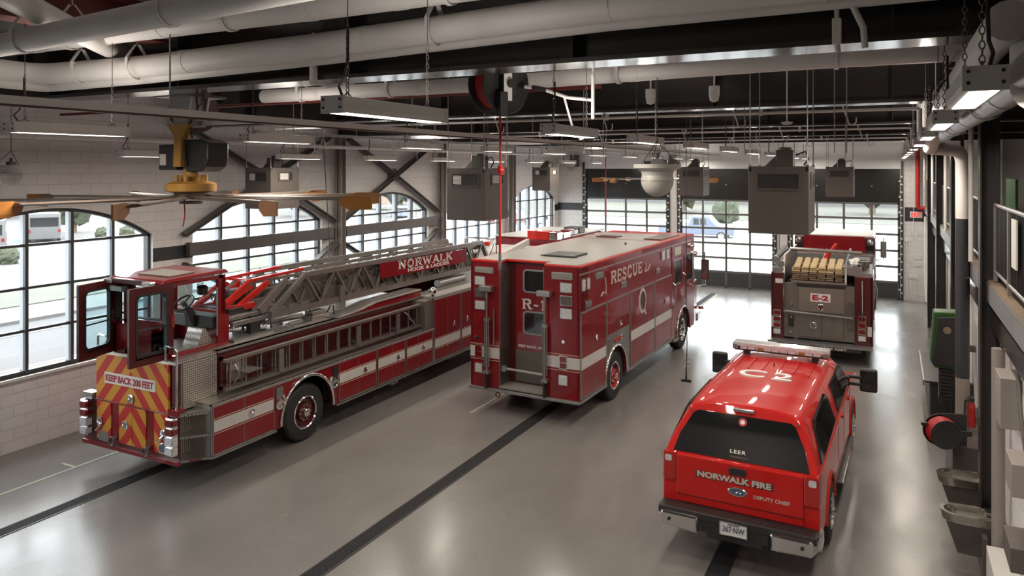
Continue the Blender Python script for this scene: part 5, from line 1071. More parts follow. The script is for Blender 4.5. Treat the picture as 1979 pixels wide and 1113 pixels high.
# upper side: lights, lettering, crest
for y0, y1, z0, z1, mm in ((.06, .26, 2.66, 2.93, 'tail_clear'), (.32, .50, 2.66, 2.93, 'tail_clear'), (.78, 1.26, 2.80, 2.97, 'galv'), (.25, .58, 2.30, 2.46, 'galv'), (2.3, 2.66, 2.42, 2.58, 'galv'), (4.85, 5.15, 2.42, 2.58, 'galv'), (5.3, 5.6, 2.72, 2.98, 'tail_clear'), (5.7, 5.95, 2.72, 2.98, 'tail_clear')):
    o = MB().rrect(y0, z0, y1, z1, .02, HX, HX+.022, 'x').build('side_light', 'chrome', Q_); MB().rrect(y0+.03, z0+.03, y1-.03, z1-.03, .012, HX+.02, HX+.034, 'x').build('lens', mm, o)
serif('name_lettering', 'RESCUE', 'letter_silver', Q_, (HX+.002, 2.75, 2.74), (0, 1, 0), (0, 0, 1), 2.1, .27)
MB().tube([(HX+.006, 1.12, 2.42), (HX+.006, 1.25, 2.5), (HX+.006, 1.4, 2.44), (HX+.006, 1.42, 2.6), (HX+.006, 1.36, 2.8)], .014, 5).build('scroll_ornament', 'letter_silver', Q_); MB().tube([(HX+.006, 3.95, 2.85), (HX+.006, 4.1, 2.72), (HX+.006, 4.0, 2.6), (HX+.006, 4.25, 2.62), (HX+.006, 4.4, 2.75)], .014, 5).build('scroll_ornament', 'letter_silver', Q_)
cr = MB().lathe([(.001, .006), (.26, .006), (.27, 0)], (HX+.014, 3.8, 1.92), (Vector((0, 1, 0)), Vector((0, 0, 1.15)), Vector((1, 0, 0))), 24).build('round_emblem', 'letter_silver', Q_); MB().lathe([(.001, .009), (.2, .009)], (HX+.014, 3.8, 1.92), (Vector((0, 1, 0)), Vector((0, 0, 1.15)), Vector((1, 0, 0))), 24).build('emblem_face', 'dark_red', cr)
MB().box(HX, 0, 3.0, HX+.01, 8.2, 3.03).build('gutter', 'galv', Q_)
# cab door, window, nose
cdr = MB().box(HX, 6.26, 1.0, HX+.014, 7.3, 3.0).build('cab_door', 'fire_red', Q_, bevel=.004)
MB().frame(6.38, 1.9, 7.18, 2.62, .04, HX+.01, HX+.03, .06, 4, 'x').build('window_trim', 'chrome', cdr); MB().rrect(6.4, 1.92, 7.16, 2.6, .05, HX+.012, HX+.02, 'x').build('window', 'dark_glass', cdr)
MB().tube([(HX+.02, 6.33, 1.3), (HX+.09, 6.33, 1.36), (HX+.09, 6.33, 1.95), (HX+.02, 6.33, 2.0)], .02, 8).tube([(HX+.02, 7.3, 1.4), (HX+.1, 7.3, 1.46), (HX+.1, 7.3, 2.1), (HX+.02, 7.3, 2.16)], .02, 8).build('grab_handle', 'chrome', Q_, smooth=60)
MB().box(HX, 6.5, 2.72, HX+.02, 7.1, 2.95).build('cab_lettering_panel', 'letter_silver', Q_)
MB().frame(7.5, 1.85, 8.35, 2.68, .05, HX+.0, HX+.02, .08, 4, 'x').build('window_trim', 'chrome', Q_); MB().rrect(7.53, 1.88, 8.32, 2.65, .06, HX, HX+.01, 'x').build('front_side_window', 'dark_glass', Q_)
MB().hexa([(-HX, 8.5, .5), (HX, 8.5, .5), (HX-.08, 9.15, .5), (-HX+.08, 9.15, .5), (-HX, 8.5, 1.75), (HX, 8.5, 1.75), (HX-.08, 9.15, 1.75), (-HX+.08, 9.15, 1.75)]).hexa([(-HX, 8.42, 2.75), (HX, 8.42, 2.75), (HX-.1, 8.85, 2.75), (-HX+.1, 8.85, 2.75), (-HX, 8.42, Z1), (HX, 8.42, Z1), (HX-.1, 8.62, Z1), (-HX+.1, 8.62, Z1)]).build('cab_nose', 'fire_red', Q_, bevel=.03)
MB().hexa([(-HX+.05, 8.42, 1.75), (HX-.04, 8.42, 1.75), (HX-.1, 9.05, 1.75), (-HX+.1, 9.05, 1.75), (-HX+.05, 8.42, 2.76), (HX-.04, 8.42, 2.76), (HX-.12, 8.82, 2.76), (-HX+.12, 8.82, 2.76)]).build('windscreen', 'dark_glass', Q_)
MB().box(-HX+.05, 9.15, .45, HX-.05, 9.6, .72).build('front_bumper', 'chrome', Q_, bevel=.03); MB().lathe([(.001, .1), (.06, .1), (.09, .02), (.001, 0)], (HX-.02, 9.4, .78), 'z', 14).build('bumper_beacon', 'tail_red', Q_)
mr_ = MB().box(HX+.15, 8.75, 1.8, HX+.38, 8.85, 2.4).build('mirror', 'black_plastic', Q_, bevel=.03); MB().tube([(HX, 8.6, 2.55), (HX+.25, 8.8, 2.62), (HX+.28, 8.8, 1.65), (HX, 8.6, 1.6)], .02, 8).build('mirror_arm', 'chrome', mr_, smooth=60)
box(HX+.17, 8.742, 1.83, HX+.36, 8.75, 2.37).build('mirror_glass', 'chrome', mr_)
for k, z in enumerate((2.85, 2.6)): MB().lathe([(.001, .1), (.05, .1), (.08, 0)], (HX, 8.2+k*.3, z), 'x', 14).build('marker_lamp', 'chrome', Q_)

# ================================================================ ENGINE
E_ = thing('fire_engine', 'dark red fire engine at the far right door with tan hoses folded on top', 'fire truck', (-1.71, 21.55, 0), R(.6))
H2 = 1.26
for s in (-1, 1):
    MB().prism(arch_poly(0, 9.0, .5, 2.3, [(2.4, .53, .66), (7.0, .53, .66)]), 'x', s*(H2-.06), s*H2).build('side_panel', 'dark_red', E_)
    for y in (2.4, 7.0): wheel(E_, s*(H2-.2), y, .53, .3, s)
MB().box(-H2+.1, .3, .5, H2-.1, 6.0, 2.05).build('core', 'under_black', E_)
MB().box(-H2, 0, .5, -.93, .35, 2.28).build('rear_pillar', 'dark_red', E_, bevel=.01); MB().box(.82, 0, .5, H2, .35, 2.28).build('rear_pillar', 'dark_red', E_, bevel=.01)
MB().box(-.93, .03, .55, .82, .1, 2.02).build('rear_panel', 'dull_metal', E_)
MB().box(-.56, .0, 1.28, .58, .03, 1.93).build('rear_upper_door', 'louver_plate', E_, bevel=.006)
for a, e in ((-.56, .02), (.03, .55)): MB().box(a, .0, .6, e, .03, 1.2).build('rear_lower_door', 'dull_metal', E_, bevel=.006)
hub_handle(E_, (-.18, .0, .92), 'y', .07); hub_handle(E_, (.0, .0, 1.42), 'y', .07)
s_ = box(-.26, -.012, 1.56, .24, -.002, 1.78).build('unit_sign', 'sign_white', E_); text('lettering', 'E-2', 'letter_red', s_, (-.01, -.013, 1.67), (1, 0, 0), (0, 0, 1), .40, .14, bold=.05)
MB().cyl((-.9, -.06, 1.26), (.75, -.06, 1.20), .025, 10).box(-.93, -.08, 1.22, -.86, 0, 1.30).box(.72, -.08, 1.16, .79, 0, 1.24).build('handrail', 'galv', E_)
MB().box(-.6, -.03, 1.96, .6, .02, 2.05).build('roller_bar', 'black_plastic', E_, bevel=.01); MB().box(-.75, .0, 2.03, .62, .04, 2.10).build('bed_edge', 'aluminium', E_)
MB().box(-H2-.05, -.35, .45, H2, .05, .50).build('tailboard', 'galv', E_); 
m = MB()
for k in range(44): m.box(-.88+k*.039, -.34, .50, -.868+k*.039, .0, .512)
m.build('tread_ribs', 'galv', E_)
text('warning_lettering', 'KEEP BACK 200 FEET', 'letter_white', E_, (.0, -.352, .41), (1, 0, 0), (0, 0, 1), 1.3, .045, bold=.02); box(-1.0, -.35, .36, 1.0, -.3, .45).build('warning_strip', 'black_plastic', E_)
MB().box(-1.1, -.1, .2, 1.1, .3, .45).build('under_box', 'under_black', E_)
for x in (-1.13, .98):
    for k, mm in enumerate(['tail_red', 'tail_red', 'tail_red', 'tail_clear']): warn(x-.08, x+.12, 1.12-k*.17, 1.27-k*.17, mm, par=E_, nm='tail_light')
box(1.13, -.01, .75, 1.23, 0, 1.0).build('white_patch', 'white_paint', E_); box(-1.25, -.01, .8, -1.18, 0, 1.1).build('white_patch', 'white_paint', E_); box(-1.15, -.01, 2.0, -.96, 0, 2.12).build('small_plate', 'sign_white', E_)
MB().cyl((-.93, -.06, 1.3), (-.93, -.06, 2.3), .02, 8).cyl((1.0, -.05, 1.2), (1.0, -.05, 2.2), .02, 8).build('grab_bar', 'chrome', E_)
for z in (.7, 1.1, 1.45): MB().lathe([(.001, -.05), (.03, -.05), (.045, 0)], (-.74, 0, z), (Vector((1, 0, 0)), Vector((0, 0, 1)), Vector((0, 1, 0))), 12).build('outlet', 'chrome', E_)
MB().rrect(-.82, .85, -.68, 1.15, .02, -.02, .03).build('black_bracket', 'black_plastic', E_); MB().rrect(.66, .9, .76, 1.6, .02, -.04, .03).build('axe_bracket', 'steel_dark', E_)
# hose bed walls
MB().prism([(0, 2.05), (.25, 2.75), (3.4, 2.75), (3.4, 2.05)], 'x', -.97, -.92).build('bed_wall', 'galv', E_); MB().prism([(0, 2.05), (.25, 2.6), (3.4, 2.7), (3.4, 2.05)], 'x', .58, .63).build('bed_wall', 'galv', E_)
MB().cyl((-.95, 1.7, 2.78), (.95, 1.7, 2.74), .05, 12).build('cross_bar', 'galv', E_)
# stacked folds of hose in the bed: one hose = one piece; each fold stack runs forward
for k in range(6):
    x = -.62+k*.215; rnd = random.Random(k)
    hh = thing('fire_hose', 'pale tan flat hose folded on the engine, %s of six side by side' % ['leftmost', 'second from left', 'third from left', 'third from right', 'second from right', 'rightmost'][k], 'hose', (-1.71+x-.02, 21.62, 2.1), R(.6), 'folded hoses on the engine')
    for q in range(6):
        zz = .0+q*.052; sh = rnd.uniform(-.02, .02); w = .106+rnd.uniform(-.008, .004); yy = .06+q*.02+rnd.uniform(-.015, .02)
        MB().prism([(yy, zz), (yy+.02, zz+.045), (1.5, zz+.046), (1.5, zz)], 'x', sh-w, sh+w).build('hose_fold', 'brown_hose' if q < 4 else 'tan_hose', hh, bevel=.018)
    t_ = MB(); a0 = rnd.uniform(-.05, .05)
    t_.hexa([(-.1+a0*.2, .16, .31), (.09+a0*.2, .14, .31), (.09, 1.3, .42), (-.09, 1.3, .42), (-.085+a0, .2, .36), (.075+a0, .18, .37), (.07, 1.3, .49), (-.07, 1.3, .49)]); t_.build('top_fold', 'tan_hose', hh, bevel=.02)
h3 = thing('fire_hose', 'crumpled white hose bundle at the right side of the engine top', 'hose', (-.98, 21.75, 2.45), 0)
for q in range(3): MB().tube([(.05*sin(q+k*.9)+.04*q, .1+k*.12, .1+.07*sin(k*1.7+q)) for k in range(9)], .05, 8).build('hose_loop', 'paper', h3, smooth=60)
MB().box(-.2, .0, -.15, .25, 1.2, .05).build('tray', 'galv', h3)
for x, z in ((-1.18, 2.62), (-1.02, 2.50)):
    MB().cyl((x, .2, z), (x, 2.6, z+.08), .085, 16).build('suction_hose', 'black_plastic', E_, smooth=40); MB().cyl((x, .14, z), (x, .3, z), .095, 16).build('hose_coupling', 'galv', E_, smooth=40)
MB().box(-1.25, .1, 2.28, -.95, 2.6, 2.40).build('suction_tray', 'galv', E_)
for k in range(5): MB().cyl((.86+k*.08, .02, 1.75-.04*k), (.86+k*.08, .06, 2.2), .022, 8).build('tool_tube', 'galv', E_)
MB().box(.66, .2, 2.28, 1.22, 2.5, 2.36).build('right_top', 'galv', E_)
m = MB(); m.cyl((1.0, .8, 2.36), (1.0, .8, 2.6), .08, 12).cyl((.9, .5, 2.5), (1.15, 1.2, 2.55), .06, 10).tube([(.8, .4, 2.4), (.9, .5, 2.62), (1.1, .7, 2.6)], .03, 8).box(.75, 1.4, 2.36, 1.15, 2.2, 2.58); m.build('tool_pile', 'steel_dark', E_)
m = MB()
for k in range(5): m.lathe([(.001, .03), (.06, .03), (.075, 0)], (H2, .5+k*1.0, 1.2+.25*(k % 2)), 'x', 14)
m.tube([(H2+.04, .3, 2.1), (H2+.08, .6, 1.9), (H2+.04, 1.0, 1.3)], .025, 8); m.build('side_fittings', 'chrome', E_, smooth=40)
for y in (.1, 1.2, 3.2, 4.3): cdoor(y, y+1.0, 1.2, 2.2, y+.5, stripe=None, par=E_, x=H2, m='dark_red')
MB().box(H2, .0, .84, H2+.01, 1.7, 1.05).build('white_stripe', 'white_paint', E_)
# cab
MB().box(-H2, 6.0, .5, H2, 9.0, 2.82).build('cab', 'dark_red', E_, bevel=.05); MB().box(-H2+.05, 5.2, 2.0, H2-.05, 6.02, 2.3).build('cab_rear_deck', 'galv', E_)
MB().box(-.95, 5.95, 2.3, .95, 6.0, 2.84).build('cab_rear_wall', 'fire_red', E_)
MB().box(-H2+.05, 6.1, 2.82, H2-.05, 8.9, 2.86).build('cab_roof', 'white_paint', E_)
for x in (-1.1, 1.1): MB().lathe([(.001, -.06), (.08, -.05), (.11, 0)], (x, 5.95, 2.66), (Vector((1, 0, 0)), Vector((0, 0, 1)), Vector((0, 1, 0))), 16).build('cab_lamp', 'chrome', E_); MB().rrect(x-.12, 2.3, x+.12, 2.55, .05, 5.92, 5.96).build('cab_window', 'cab_glass', E_)
MB().cyl((0, 3.6, 2.5), (.2, 3.75, 2.78), .055, 10).cyl((-.1, 3.5, 2.3), (0, 3.6, 2.6), .09, 12).build('deck_gun', 'bright_red', E_, smooth=40)
mr2 = MB().box(H2+.15, 8.5, 1.9, H2+.35, 8.6, 2.5).build('mirror', 'galv', E_, bevel=.03); MB().tube([(H2, 8.5, 2.6), (H2+.25, 8.55, 2.62), (H2+.25, 8.55, 1.85), (H2, 8.5, 1.8)], .02, 8).build('mirror_arm', 'chrome', mr2)
for a in (6.2, 7.5): MB().rrect(a, 1.7, a+1.1, 2.5, .06, H2, H2+.012, 'x').build('side_window', 'dark_glass', E_)
MB().lathe([(.001, .05), (.07, .04), (.08, 0)], (H2, 3.0, 1.6), 'x', 14).build('side_marker', 'tail_red', E_)
# ================================================================ PICKUP
K = thing('pickup_truck', 'bright red pickup with a bed cap, C2 on the roof and chrome rear bumper', 'pickup truck', (-1.78, 9.92, 0), R(-1.6))
pr = [(0, .62), (-.0, .85), (.03, 1.33), (4.75, 1.34), (5.0, 1.30), (5.95, 1.20), (6.15, 1.05), (6.2, .6)]
AR = [(1.32, .42, .50), (5.12, .42, .50)]
low = arch_poly(0, 6.2, .52, 1.3, AR)[1:-1]
body = MB().prism([(0, .62), (.0, .9), (.03, 1.33)][::-1]+[(0.02, .62), (.25, .52)]+low[1:-1]+[(6.1, .52), (6.2, .65), (6.15, 1.05), (5.95, 1.20), (5.0, 1.30), (4.75, 1.34)], 'x', -.985, .985).build('body', 'pickup_red', K, smooth=35, bevel=.05)
MB().box(-.75, .4, .4, .75, 6.0, .75).box(-.9, .7, .5, -.72, 2.0, .9).box(.72, .7, .5, .9, 2.0, .9).build('underbody', 'under_black', K)
half = [(.975, 1.30), (.955, 1.42), (.895, 1.60), (.82, 1.78), (.76, 1.87), (.66, 1.925), (.42, 1.955), (.0, 1.965)]
ringp = half+[(-x, z) for x, z in half[-2::-1]]
def loft(st, name, ms, par):
    q = []; n = len(ringp)
    for y, lean, kx, kz in st:
        for x, z in ringp: q.append((x*(1-(1-kx)*(z-1.3)/.66), y+lean*(z-1.3), 1.3+(z-1.3)*kz))
    fs = [(i*n+k, i*n+k+1, (i+1)*n+k+1, (i+1)*n+k) for i in range(len(st)-1) for k in range(n-1)]
    fs += [tuple(range(n)), tuple(range(len(st)*n-1, (len(st)-1)*n-1, -1))]
    return MB().add(q, fs).build(name, ms, par, smooth=32, bevel=.025)
cap = loft([(.04, .62, .92, .985), (.35, .36, .97, 1.0), (1.2, .1, 1, 1.03), (2.26, 0, 1, 1.02)], 'bed_cap', 'pickup_red', K)
cab = loft([(2.30, 0, .99, .985), (3.4, 0, 1, 1.0), (4.0, -.05, 1, .985), (4.72, -1.05, .97, .93)], 'cab', 'pickup_red', K)
def wx(z): return .988-(z-1.36)*.335
def swin(s, pts, par, name='side_window'):
    a = [(s*(wx(z)+.004), y, z) for y, z in pts]; e = [(s*(wx(z)-.03), y, z) for y, z in pts]; n = len(pts)
    return MB().add(a+e, [tuple(range(n)), tuple(range(2*n-1, n-1, -1))]+[(i, (i+1) % n, n+(i+1) % n, n+i) for i in range(n)]).build(name, 'dark_glass', par)
for s in (-1, 1):
    w = swin(s, [(.34, 1.39), (2.12, 1.42), (2.1, 1.76), (2.0, 1.82), (.78, 1.80), (.66, 1.74)], cap, 'cap_side_window')
    swin(s, [(2.58, 1.42), (3.32, 1.42), (3.32, 1.78), (2.72, 1.78)], cab, 'rear_door_window'); swin(s, [(3.42, 1.42), (4.42, 1.42), (4.12, 1.74), (4.02, 1.78), (3.42, 1.78)], cab, 'front_door_window')
    m = MB()
    for y in (2.44, 3.37, 4.42): m.box(s*.983, y-.004, .62, s*.988, y+.004, 1.31)
    m.build('door_gap', 'under_black', K)
    MB().box(s*.985, 3.05, 1.18, s*1.01, 3.22, 1.22).box(s*.985, 4.1, 1.18, s*1.01, 4.28, 1.22).build('door_handle', 'pickup_red', K)
    MB().box(s*.80, 2.35, .36, s*1.05, 4.6, .42).build('side_step', 'black_plastic', K, bevel=.015)
    MB().box(s*1.04, 2.35, .41, s*1.055, 4.6, .425).build('step_edge', 'chrome', K)
    for yc in (1.32, 5.12):
        arc_tube(K, 'wheel_lip', 'pickup_red', s*.975, yc, .42, .515, .03, 0, 180); wheel(K, s*.86, yc, .41, .27, s, 'chrome')
    MB().rrect(s*.80 if s > 0 else -.985, .96, s*.985 if s > 0 else -.80, 1.34, .03, -.03, .2).build('tail_lamp', 'tail_bright', K, bevel=.02)
    MB().rrect(min(s*.86, s*.95), 1.22, max(s*.86, s*.95), 1.30, .02, -.04, -.01).build('reverse_lens', 'tail_clear', K)
    # tow mirror
    mm_ = MB().box(s*1.14, 4.50, 1.24, s*1.42, 4.62, 1.64).build('mirror', 'black_plastic', K, bevel=.035)
    MB().box(s*.93, 4.48, 1.46, s*1.18, 4.56, 1.51).box(s*.93, 4.48, 1.34, s*1.18, 4.56, 1.39).box(s*.92, 4.42, 1.32, s*.98, 4.62, 1.5).build('mirror_arm', 'black_plastic', mm_, bevel=.01)
    box(s*1.17, 4.492, 1.40, s*1.39, 4.50, 1.61).build('mirror_glass', 'dark_glass', mm_)
def ry(z): return .04+.62*(z-1.3)-.004
g = [(-.86, 1.345), (.86, 1.345), (.80, 1.55), (.66, 1.80), (.60, 1.835), (-.60, 1.835), (-.66, 1.80), (-.80, 1.55)]
n = len(g); rw = MB().add([(x, ry(z)-.012, z) for x, z in g]+[(x, ry(z)+.03, z) for x, z in g], [tuple(range(n)), tuple(range(2*n-1, n-1, -1))]+[(i, (i+1) % n, n+(i+1) % n, n+i) for i in range(n)]).build('rear_window', 'dark_glass', K)
vv = Vector((0, .62, 1)).normalized()
text('maker_lettering', 'LEER', 'letter_white', rw, (-.02, ry(1.44)-.016, 1.44), (1, 0, 0), vv, .2, .045, bold=.012, space=1.15)
MB().lathe([(.001, .004), (.055, .004)], (0, ry(1.77)-.018, 1.77), (Vector((1, 0, 0)), vv, Vector((0, -1, .62)).normalized()), 20).build('round_sticker', 'letter_red', rw); MB().lathe([(.001, .006), (.03, .006)], (0, ry(1.77)-.018, 1.77), (Vector((1, 0, 0)), vv, Vector((0, -1, .62)).normalized()), 16).build('sticker_centre', 'letter_white', rw)
MB().rrect(-.12, 1.365, -.02+.14, 1.39, .01, ry(1.38)-.03, ry(1.38)).build('window_latch', 'steel_dark', rw)
MB().rrect(-.14, 1.885, .14, 1.925, .018, .36, .42).build('high_brake_light', 'chrome', K, bevel=.004)
for x in (-.70, .70): MB().cyl((x, .36, 1.83), (x, .33, 1.84), .015, 10).build('hinge', 'chrome', K)
tg = MB().box(-.80, -.028, .70, .80, .03, 1.325).build('tailgate', 'pickup_red', K, bevel=.018)
box(-.80, -.034, .80, .80, -.026, .81).build('tailgate_crease', 'dark_red', tg)
MB().rrect(-.11, 1.185, .11, 1.28, .025, -.045, -.025).build('tailgate_handle', 'black_plastic', tg, bevel=.006)
text('lettering_shadow', 'NORWALK FIRE', 'letter_dark', tg, (-.045, -.029, 1.117), (1, 0, 0), (0, 0, 1), .98, .10, bold=.07, ext=.001); text('lettering', 'NORWALK FIRE', 'letter_silver', tg, (-.05, -.031, 1.121), (1, 0, 0), (0, 0, 1), .94, .08, bold=.045, ext=.002)
text('rank_lettering', 'DEPUTY CHIEF', 'letter_silver', tg, (.42, -.031, .955), (1, 0, 0), (0, 0, 1), .44, .045, bold=.02, ext=.002)
oe = MB().lathe([(.001, .010), (.115, .009), (.125, 0)], (0, -.028, .975), (Vector((1, 0, 0)), Vector((0, 0, .48)), Vector((0, -1, 0))), 28).build('oval_badge', 'chrome', tg); MB().lathe([(.001, .012), (.098, .0115)], (0, -.028, .975), (Vector((1, 0, 0)), Vector((0, 0, .44)), Vector((0, -1, 0))), 28).build('badge_face', 'car_blue', oe)
MB().tube([(-.06+.012*k, -.042, 0.975+.012*sin(k*1.3)) for k in range(11)], .004, 4).build('badge_script', 'chrome', oe)
# bumper
bp_ = MB().box(-.98, -.25, .60, .98, .0, .70).box(-.42, -.24, .46, .42, .0, .66).build('bumper_step', 'black_plastic', K, bevel=.015)
m = MB()
for k in range(14): m.bar((.30+k*.045, -.21, .702), (.34+k*.045, -.03, .702), .010, .008)
m.build('step_ribs', 'black_plastic', bp_)
for s in (-1, 1):
    MB().hexa([(s*.44, -.27, .43), (s*.93, -.27, .45), (s*1.0, -.05, .47), (s*.44, -.2, .43), (s*.44, -.30, .66), (s*.93, -.30, .66), (s*1.02, -.05, .66), (s*.44, -.2, .66)]).box(s*.95, -.1, .47, s*1.02, .18, .66).build('chrome_bumper_end', 'chrome', K, bevel=.03)
    MB().cyl((s*.82, -.300, .56), (s*.82, -.27, .56), .022, 12).build('sensor', 'black_plastic', K)
pl = MB().rrect(-.17, .50, .17, .665, .01, -.262, -.25).build('number_plate', 'sign_white', K); MB().frame(-.175, .495, .175, .67, .012, -.266, -.25, .01).build('plate_frame', 'chrome', pl)
text('plate_number', '367·NW', 'car_blue', pl, (0, -.264, .583), (1, 0, 0), (0, 0, 1), .27, .075, bold=.01); text('plate_state', 'Connecticut', 'car_blue', pl, (0, -.264, .645), (1, 0, 0), (0, 0, 1), .14, .02)
MB().box(-.35, -.24, .40, .35, -.05, .5).build('hitch_receiver', 'black_plastic', K, bevel=.02)
text('roof_number', 'C2', 'sign_white', cap, (-.0, 2.0, 1.985), (1, 0, 0), (0, 1, -.01), .78, .40, bold=.015, ext=.012, space=1.25)
m = MB()
for x in (-.56, -.34, -.12, .12, .34, .56): m.box(x-.008, 2.4, 1.955 if abs(x) < .5 else 1.94, x+.008, 3.15, 1.972 if abs(x) < .5 else 1.952)
m.build('roof_rib', 'pickup_red', cab)
MB().box(-.66, 2.275, 1.3, .66, 2.30, 1.93).build('cap_seam', 'under_black', K)
lb = MB().box(-.74, 3.28, 2.02, .74, 3.50, 2.05).box(-.6, 3.32, 1.95, -.5, 3.46, 2.03).box(.5, 3.32, 1.95, .6, 3.46, 2.03).build('light_bar', 'black_plastic', K, bevel=.006)
MB().rrect(-.77, 2.10, .77, 2.16, .03, 3.26, 3.52).build('light_bar_dome', 'tail_clear', lb, bevel=.012); MB().rrect(-.77, 2.04, -.68, 2.13, .02, 3.26, 3.52).rrect(.68, 2.04, .77, 2.13, .02, 3.26, 3.52).build('light_bar_end', 'galv', lb, bevel=.01)
m = MB()
for k in range(10): m.box(-.64+k*.13, 3.27, 2.05, -.53+k*.13, 3.30, 2.10)
m.build('light_module', ['tail_clear'], lb); MB().box(-.35, 3.262, 2.055, -.26, 3.275, 2.095).box(.30, 3.262, 2.055, .39, 3.275, 2.095).build('amber_module', 'orange_fan', lb)
MB().cyl((0, 2.75, 1.96), (0, 2.75, 2.0), .012, 8).build('antenna_base', 'black_plastic', cab)
MB().hexa([(-.86, 4.70, 1.36), (.86, 4.70, 1.36), (.70, 4.1, 1.86), (-.70, 4.1, 1.86), (-.86, 4.74, 1.37), (.86, 4.74, 1.37), (.70, 4.14, 1.88), (-.70, 4.14, 1.88)]).build('windscreen', 'dark_glass', cab)
# ================================================================ RIGHT-HAND WALL
def wb(name, lb, cat, x0, y0, z0, x1, y1, z1, ms, group=None, bevel=.006):
    return tag(box(x0, y0, z0, x1, y1, z1).build(name, ms, bevel=bevel), lb, cat, group)
XW = 1.243
# hose reel on the wall
r = thing('hose_reel', 'black wall reel with bright red hose above the dark cabinet on the right', 'hose reel', (.66, 12.75, 1.24), R(18)); r.scale = (.78, .78, .78)
for y in (-.17, .13): MB().lathe([(.001, 0), (.22, 0), (.25, .01 if y > 0 else -.01), (.26 if y < 0 else .30, 0)], (0, y, 0), 'y', 32).tube([((.26 if y < 0 else .295)*cos(2*pi*k/30), y, (.26 if y < 0 else .295)*sin(2*pi*k/30)) for k in range(30)], .014, 6, closed=True).build('flange', 'black_plastic', r, smooth=50)
m = MB()
for k in range(6): m.tube([(.25*cos(2*pi*j/26), -.14+k*.045, .25*sin(2*pi*j/26)) for j in range(26)], .024, 6, closed=True)
m.build('wound_hose', 'hose_red', r, smooth=60)
MB().cyl((0, -.16, 0), (0, .16, 0), .05, 14).box(.05, -.06, -.05, .50, -.02, .05).box(.05, .17, -.3, .50, .21, .3).build('reel_bracket', 'black_plastic', r, bevel=.01); box(-.36, .0, .10, -.26, .06, .16).build('crank_handle', 'black_plastic', r)
# stainless drinking fountains
def fountain(y, z, lb):
    r = thing('drinking_fountain', lb, 'drinking fountain', (.98, y, z), 0, 'stainless drinking fountains')
    def outline(k, a=.20, x0=-.44, x1=.26): return [(x1, -a*k), (x0+a, -a*k)]+[(x0+a-a*k*sin(R(t)), -a*k*cos(R(t))) for t in range(15, 180, 15)]+[(x0+a, a*k), (x1, a*k)]
    o = outline(1); i_ = outline(.78); n = len(o); m = MB()
    m.add([(x, y2, 0) for x, y2 in o]+[(x, y2, 0) for x, y2 in i_]+[(x*.98+.0, y2*.9, -.07) for x, y2 in i_], [(a, a+1, n+a+1, n+a) for a in range(n-1)]+[(n+a, n+a+1, 2*n+a+1, 2*n+a) for a in range(n-1)]+[tuple(range(2*n, 3*n))])
    m.add([(x, y2, 0) for x, y2 in o]+[(x*.95, y2*.92, -.11) for x, y2 in o], [(a, a+1, n+a+1, n+a) for a in range(n-1)]+[tuple(range(n, 2*n))])
    m.build('basin', 'stainless', r, smooth=40)
    MB().box(.05, -.08, -.02, .22, .08, .05).build('back_block', 'chrome', r, bevel=.01); MB().cyl((-.32, .0, -.06), (-.32, 0, .03), .035, 12).build('bubbler', 'chrome', r)
    MB().hexa([(-.25, -.12, -.5), (.27, -.16, -.5), (.27, .16, -.5), (-.25, .12, -.5), (-.38, -.17, -.10), (.27, -.17, -.10), (.27, .17, -.10), (-.38, .17, -.10)]).build('apron', 'steel_dark', r, bevel=.01)
fountain(11.95, .93, 'stainless drinking fountain on the right wall, upper and farther one'); fountain(11.06, .80, 'stainless drinking fountain on the right wall, lower and nearer one')
wb('wall_panel', 'grey wall panel with two squares under the nearer drinking fountain', 'panel', .98, 10.75, .1, 1.04, 11.15, .62, 'box_grey')
wb('storage_cabinet', 'dark brown low cabinet behind and below the wall hose reel', 'cabinet', .80, 12.95, 0, XW, 14.6, 1.0, 'steel_dark')
c = thing('work_counter', 'black counter with a thin steel front edge against the right wall', 'counter', (.90, 18.4, 0)); box(-.33, -1.35, .86, .33, 1.35, .90).build('counter_top', 'black_paint', c, bevel=.006); box(-.36, -1.35, .80, -.33, 1.35, .91).build('steel_edge', 'galv', c)
box(-.22, -1.3, 0, .33, 1.3, .86).build('base_cabinet', 'black_plastic', c)
for y in (-.9, -.3, .3, .9): MB().box(-.235, y-.28, .1, -.22, y+.28, .8).build('cabinet_door', 'steel_dark', c)
g_ = thing('green_machine', 'green and black machine hanging over the counter on the right', 'machine', (.70, 14.6, 1.75))
MB().prism([(-.13, .12), (-.08, .95), (.3, .97), (.3, .0), (-.06, .0)], 'y', -.02, .34).build('green_shell', 'green_paint', g_, bevel=.02)
MB().prism([(-.10, .12), (-.02, .86), (.28, .90), (.28, .05), (-.04, .05)], 'y', -.06, -.02).build('black_front', 'black_plastic', g_, bevel=.01)
MB().lathe([(.001, .0), (.06, 0)], (.12, -.065, .66), (Vector((1, 0, 0)), Vector((0, 0, 1)), Vector((0, -1, 0))), 20).build('dial', 'wood', g_)
m = MB()
for k in range(9): m.box(.0, .0, -.05-k*.06, .2, .25, -.02-k*.06)
m.box(.03, .03, -.6, .17, .22, 0).build('bellows', 'black_plastic', g_)
box(.28, .1, .3, .54, .2, .4).build('wall_arm', 'steel_dark', g_)
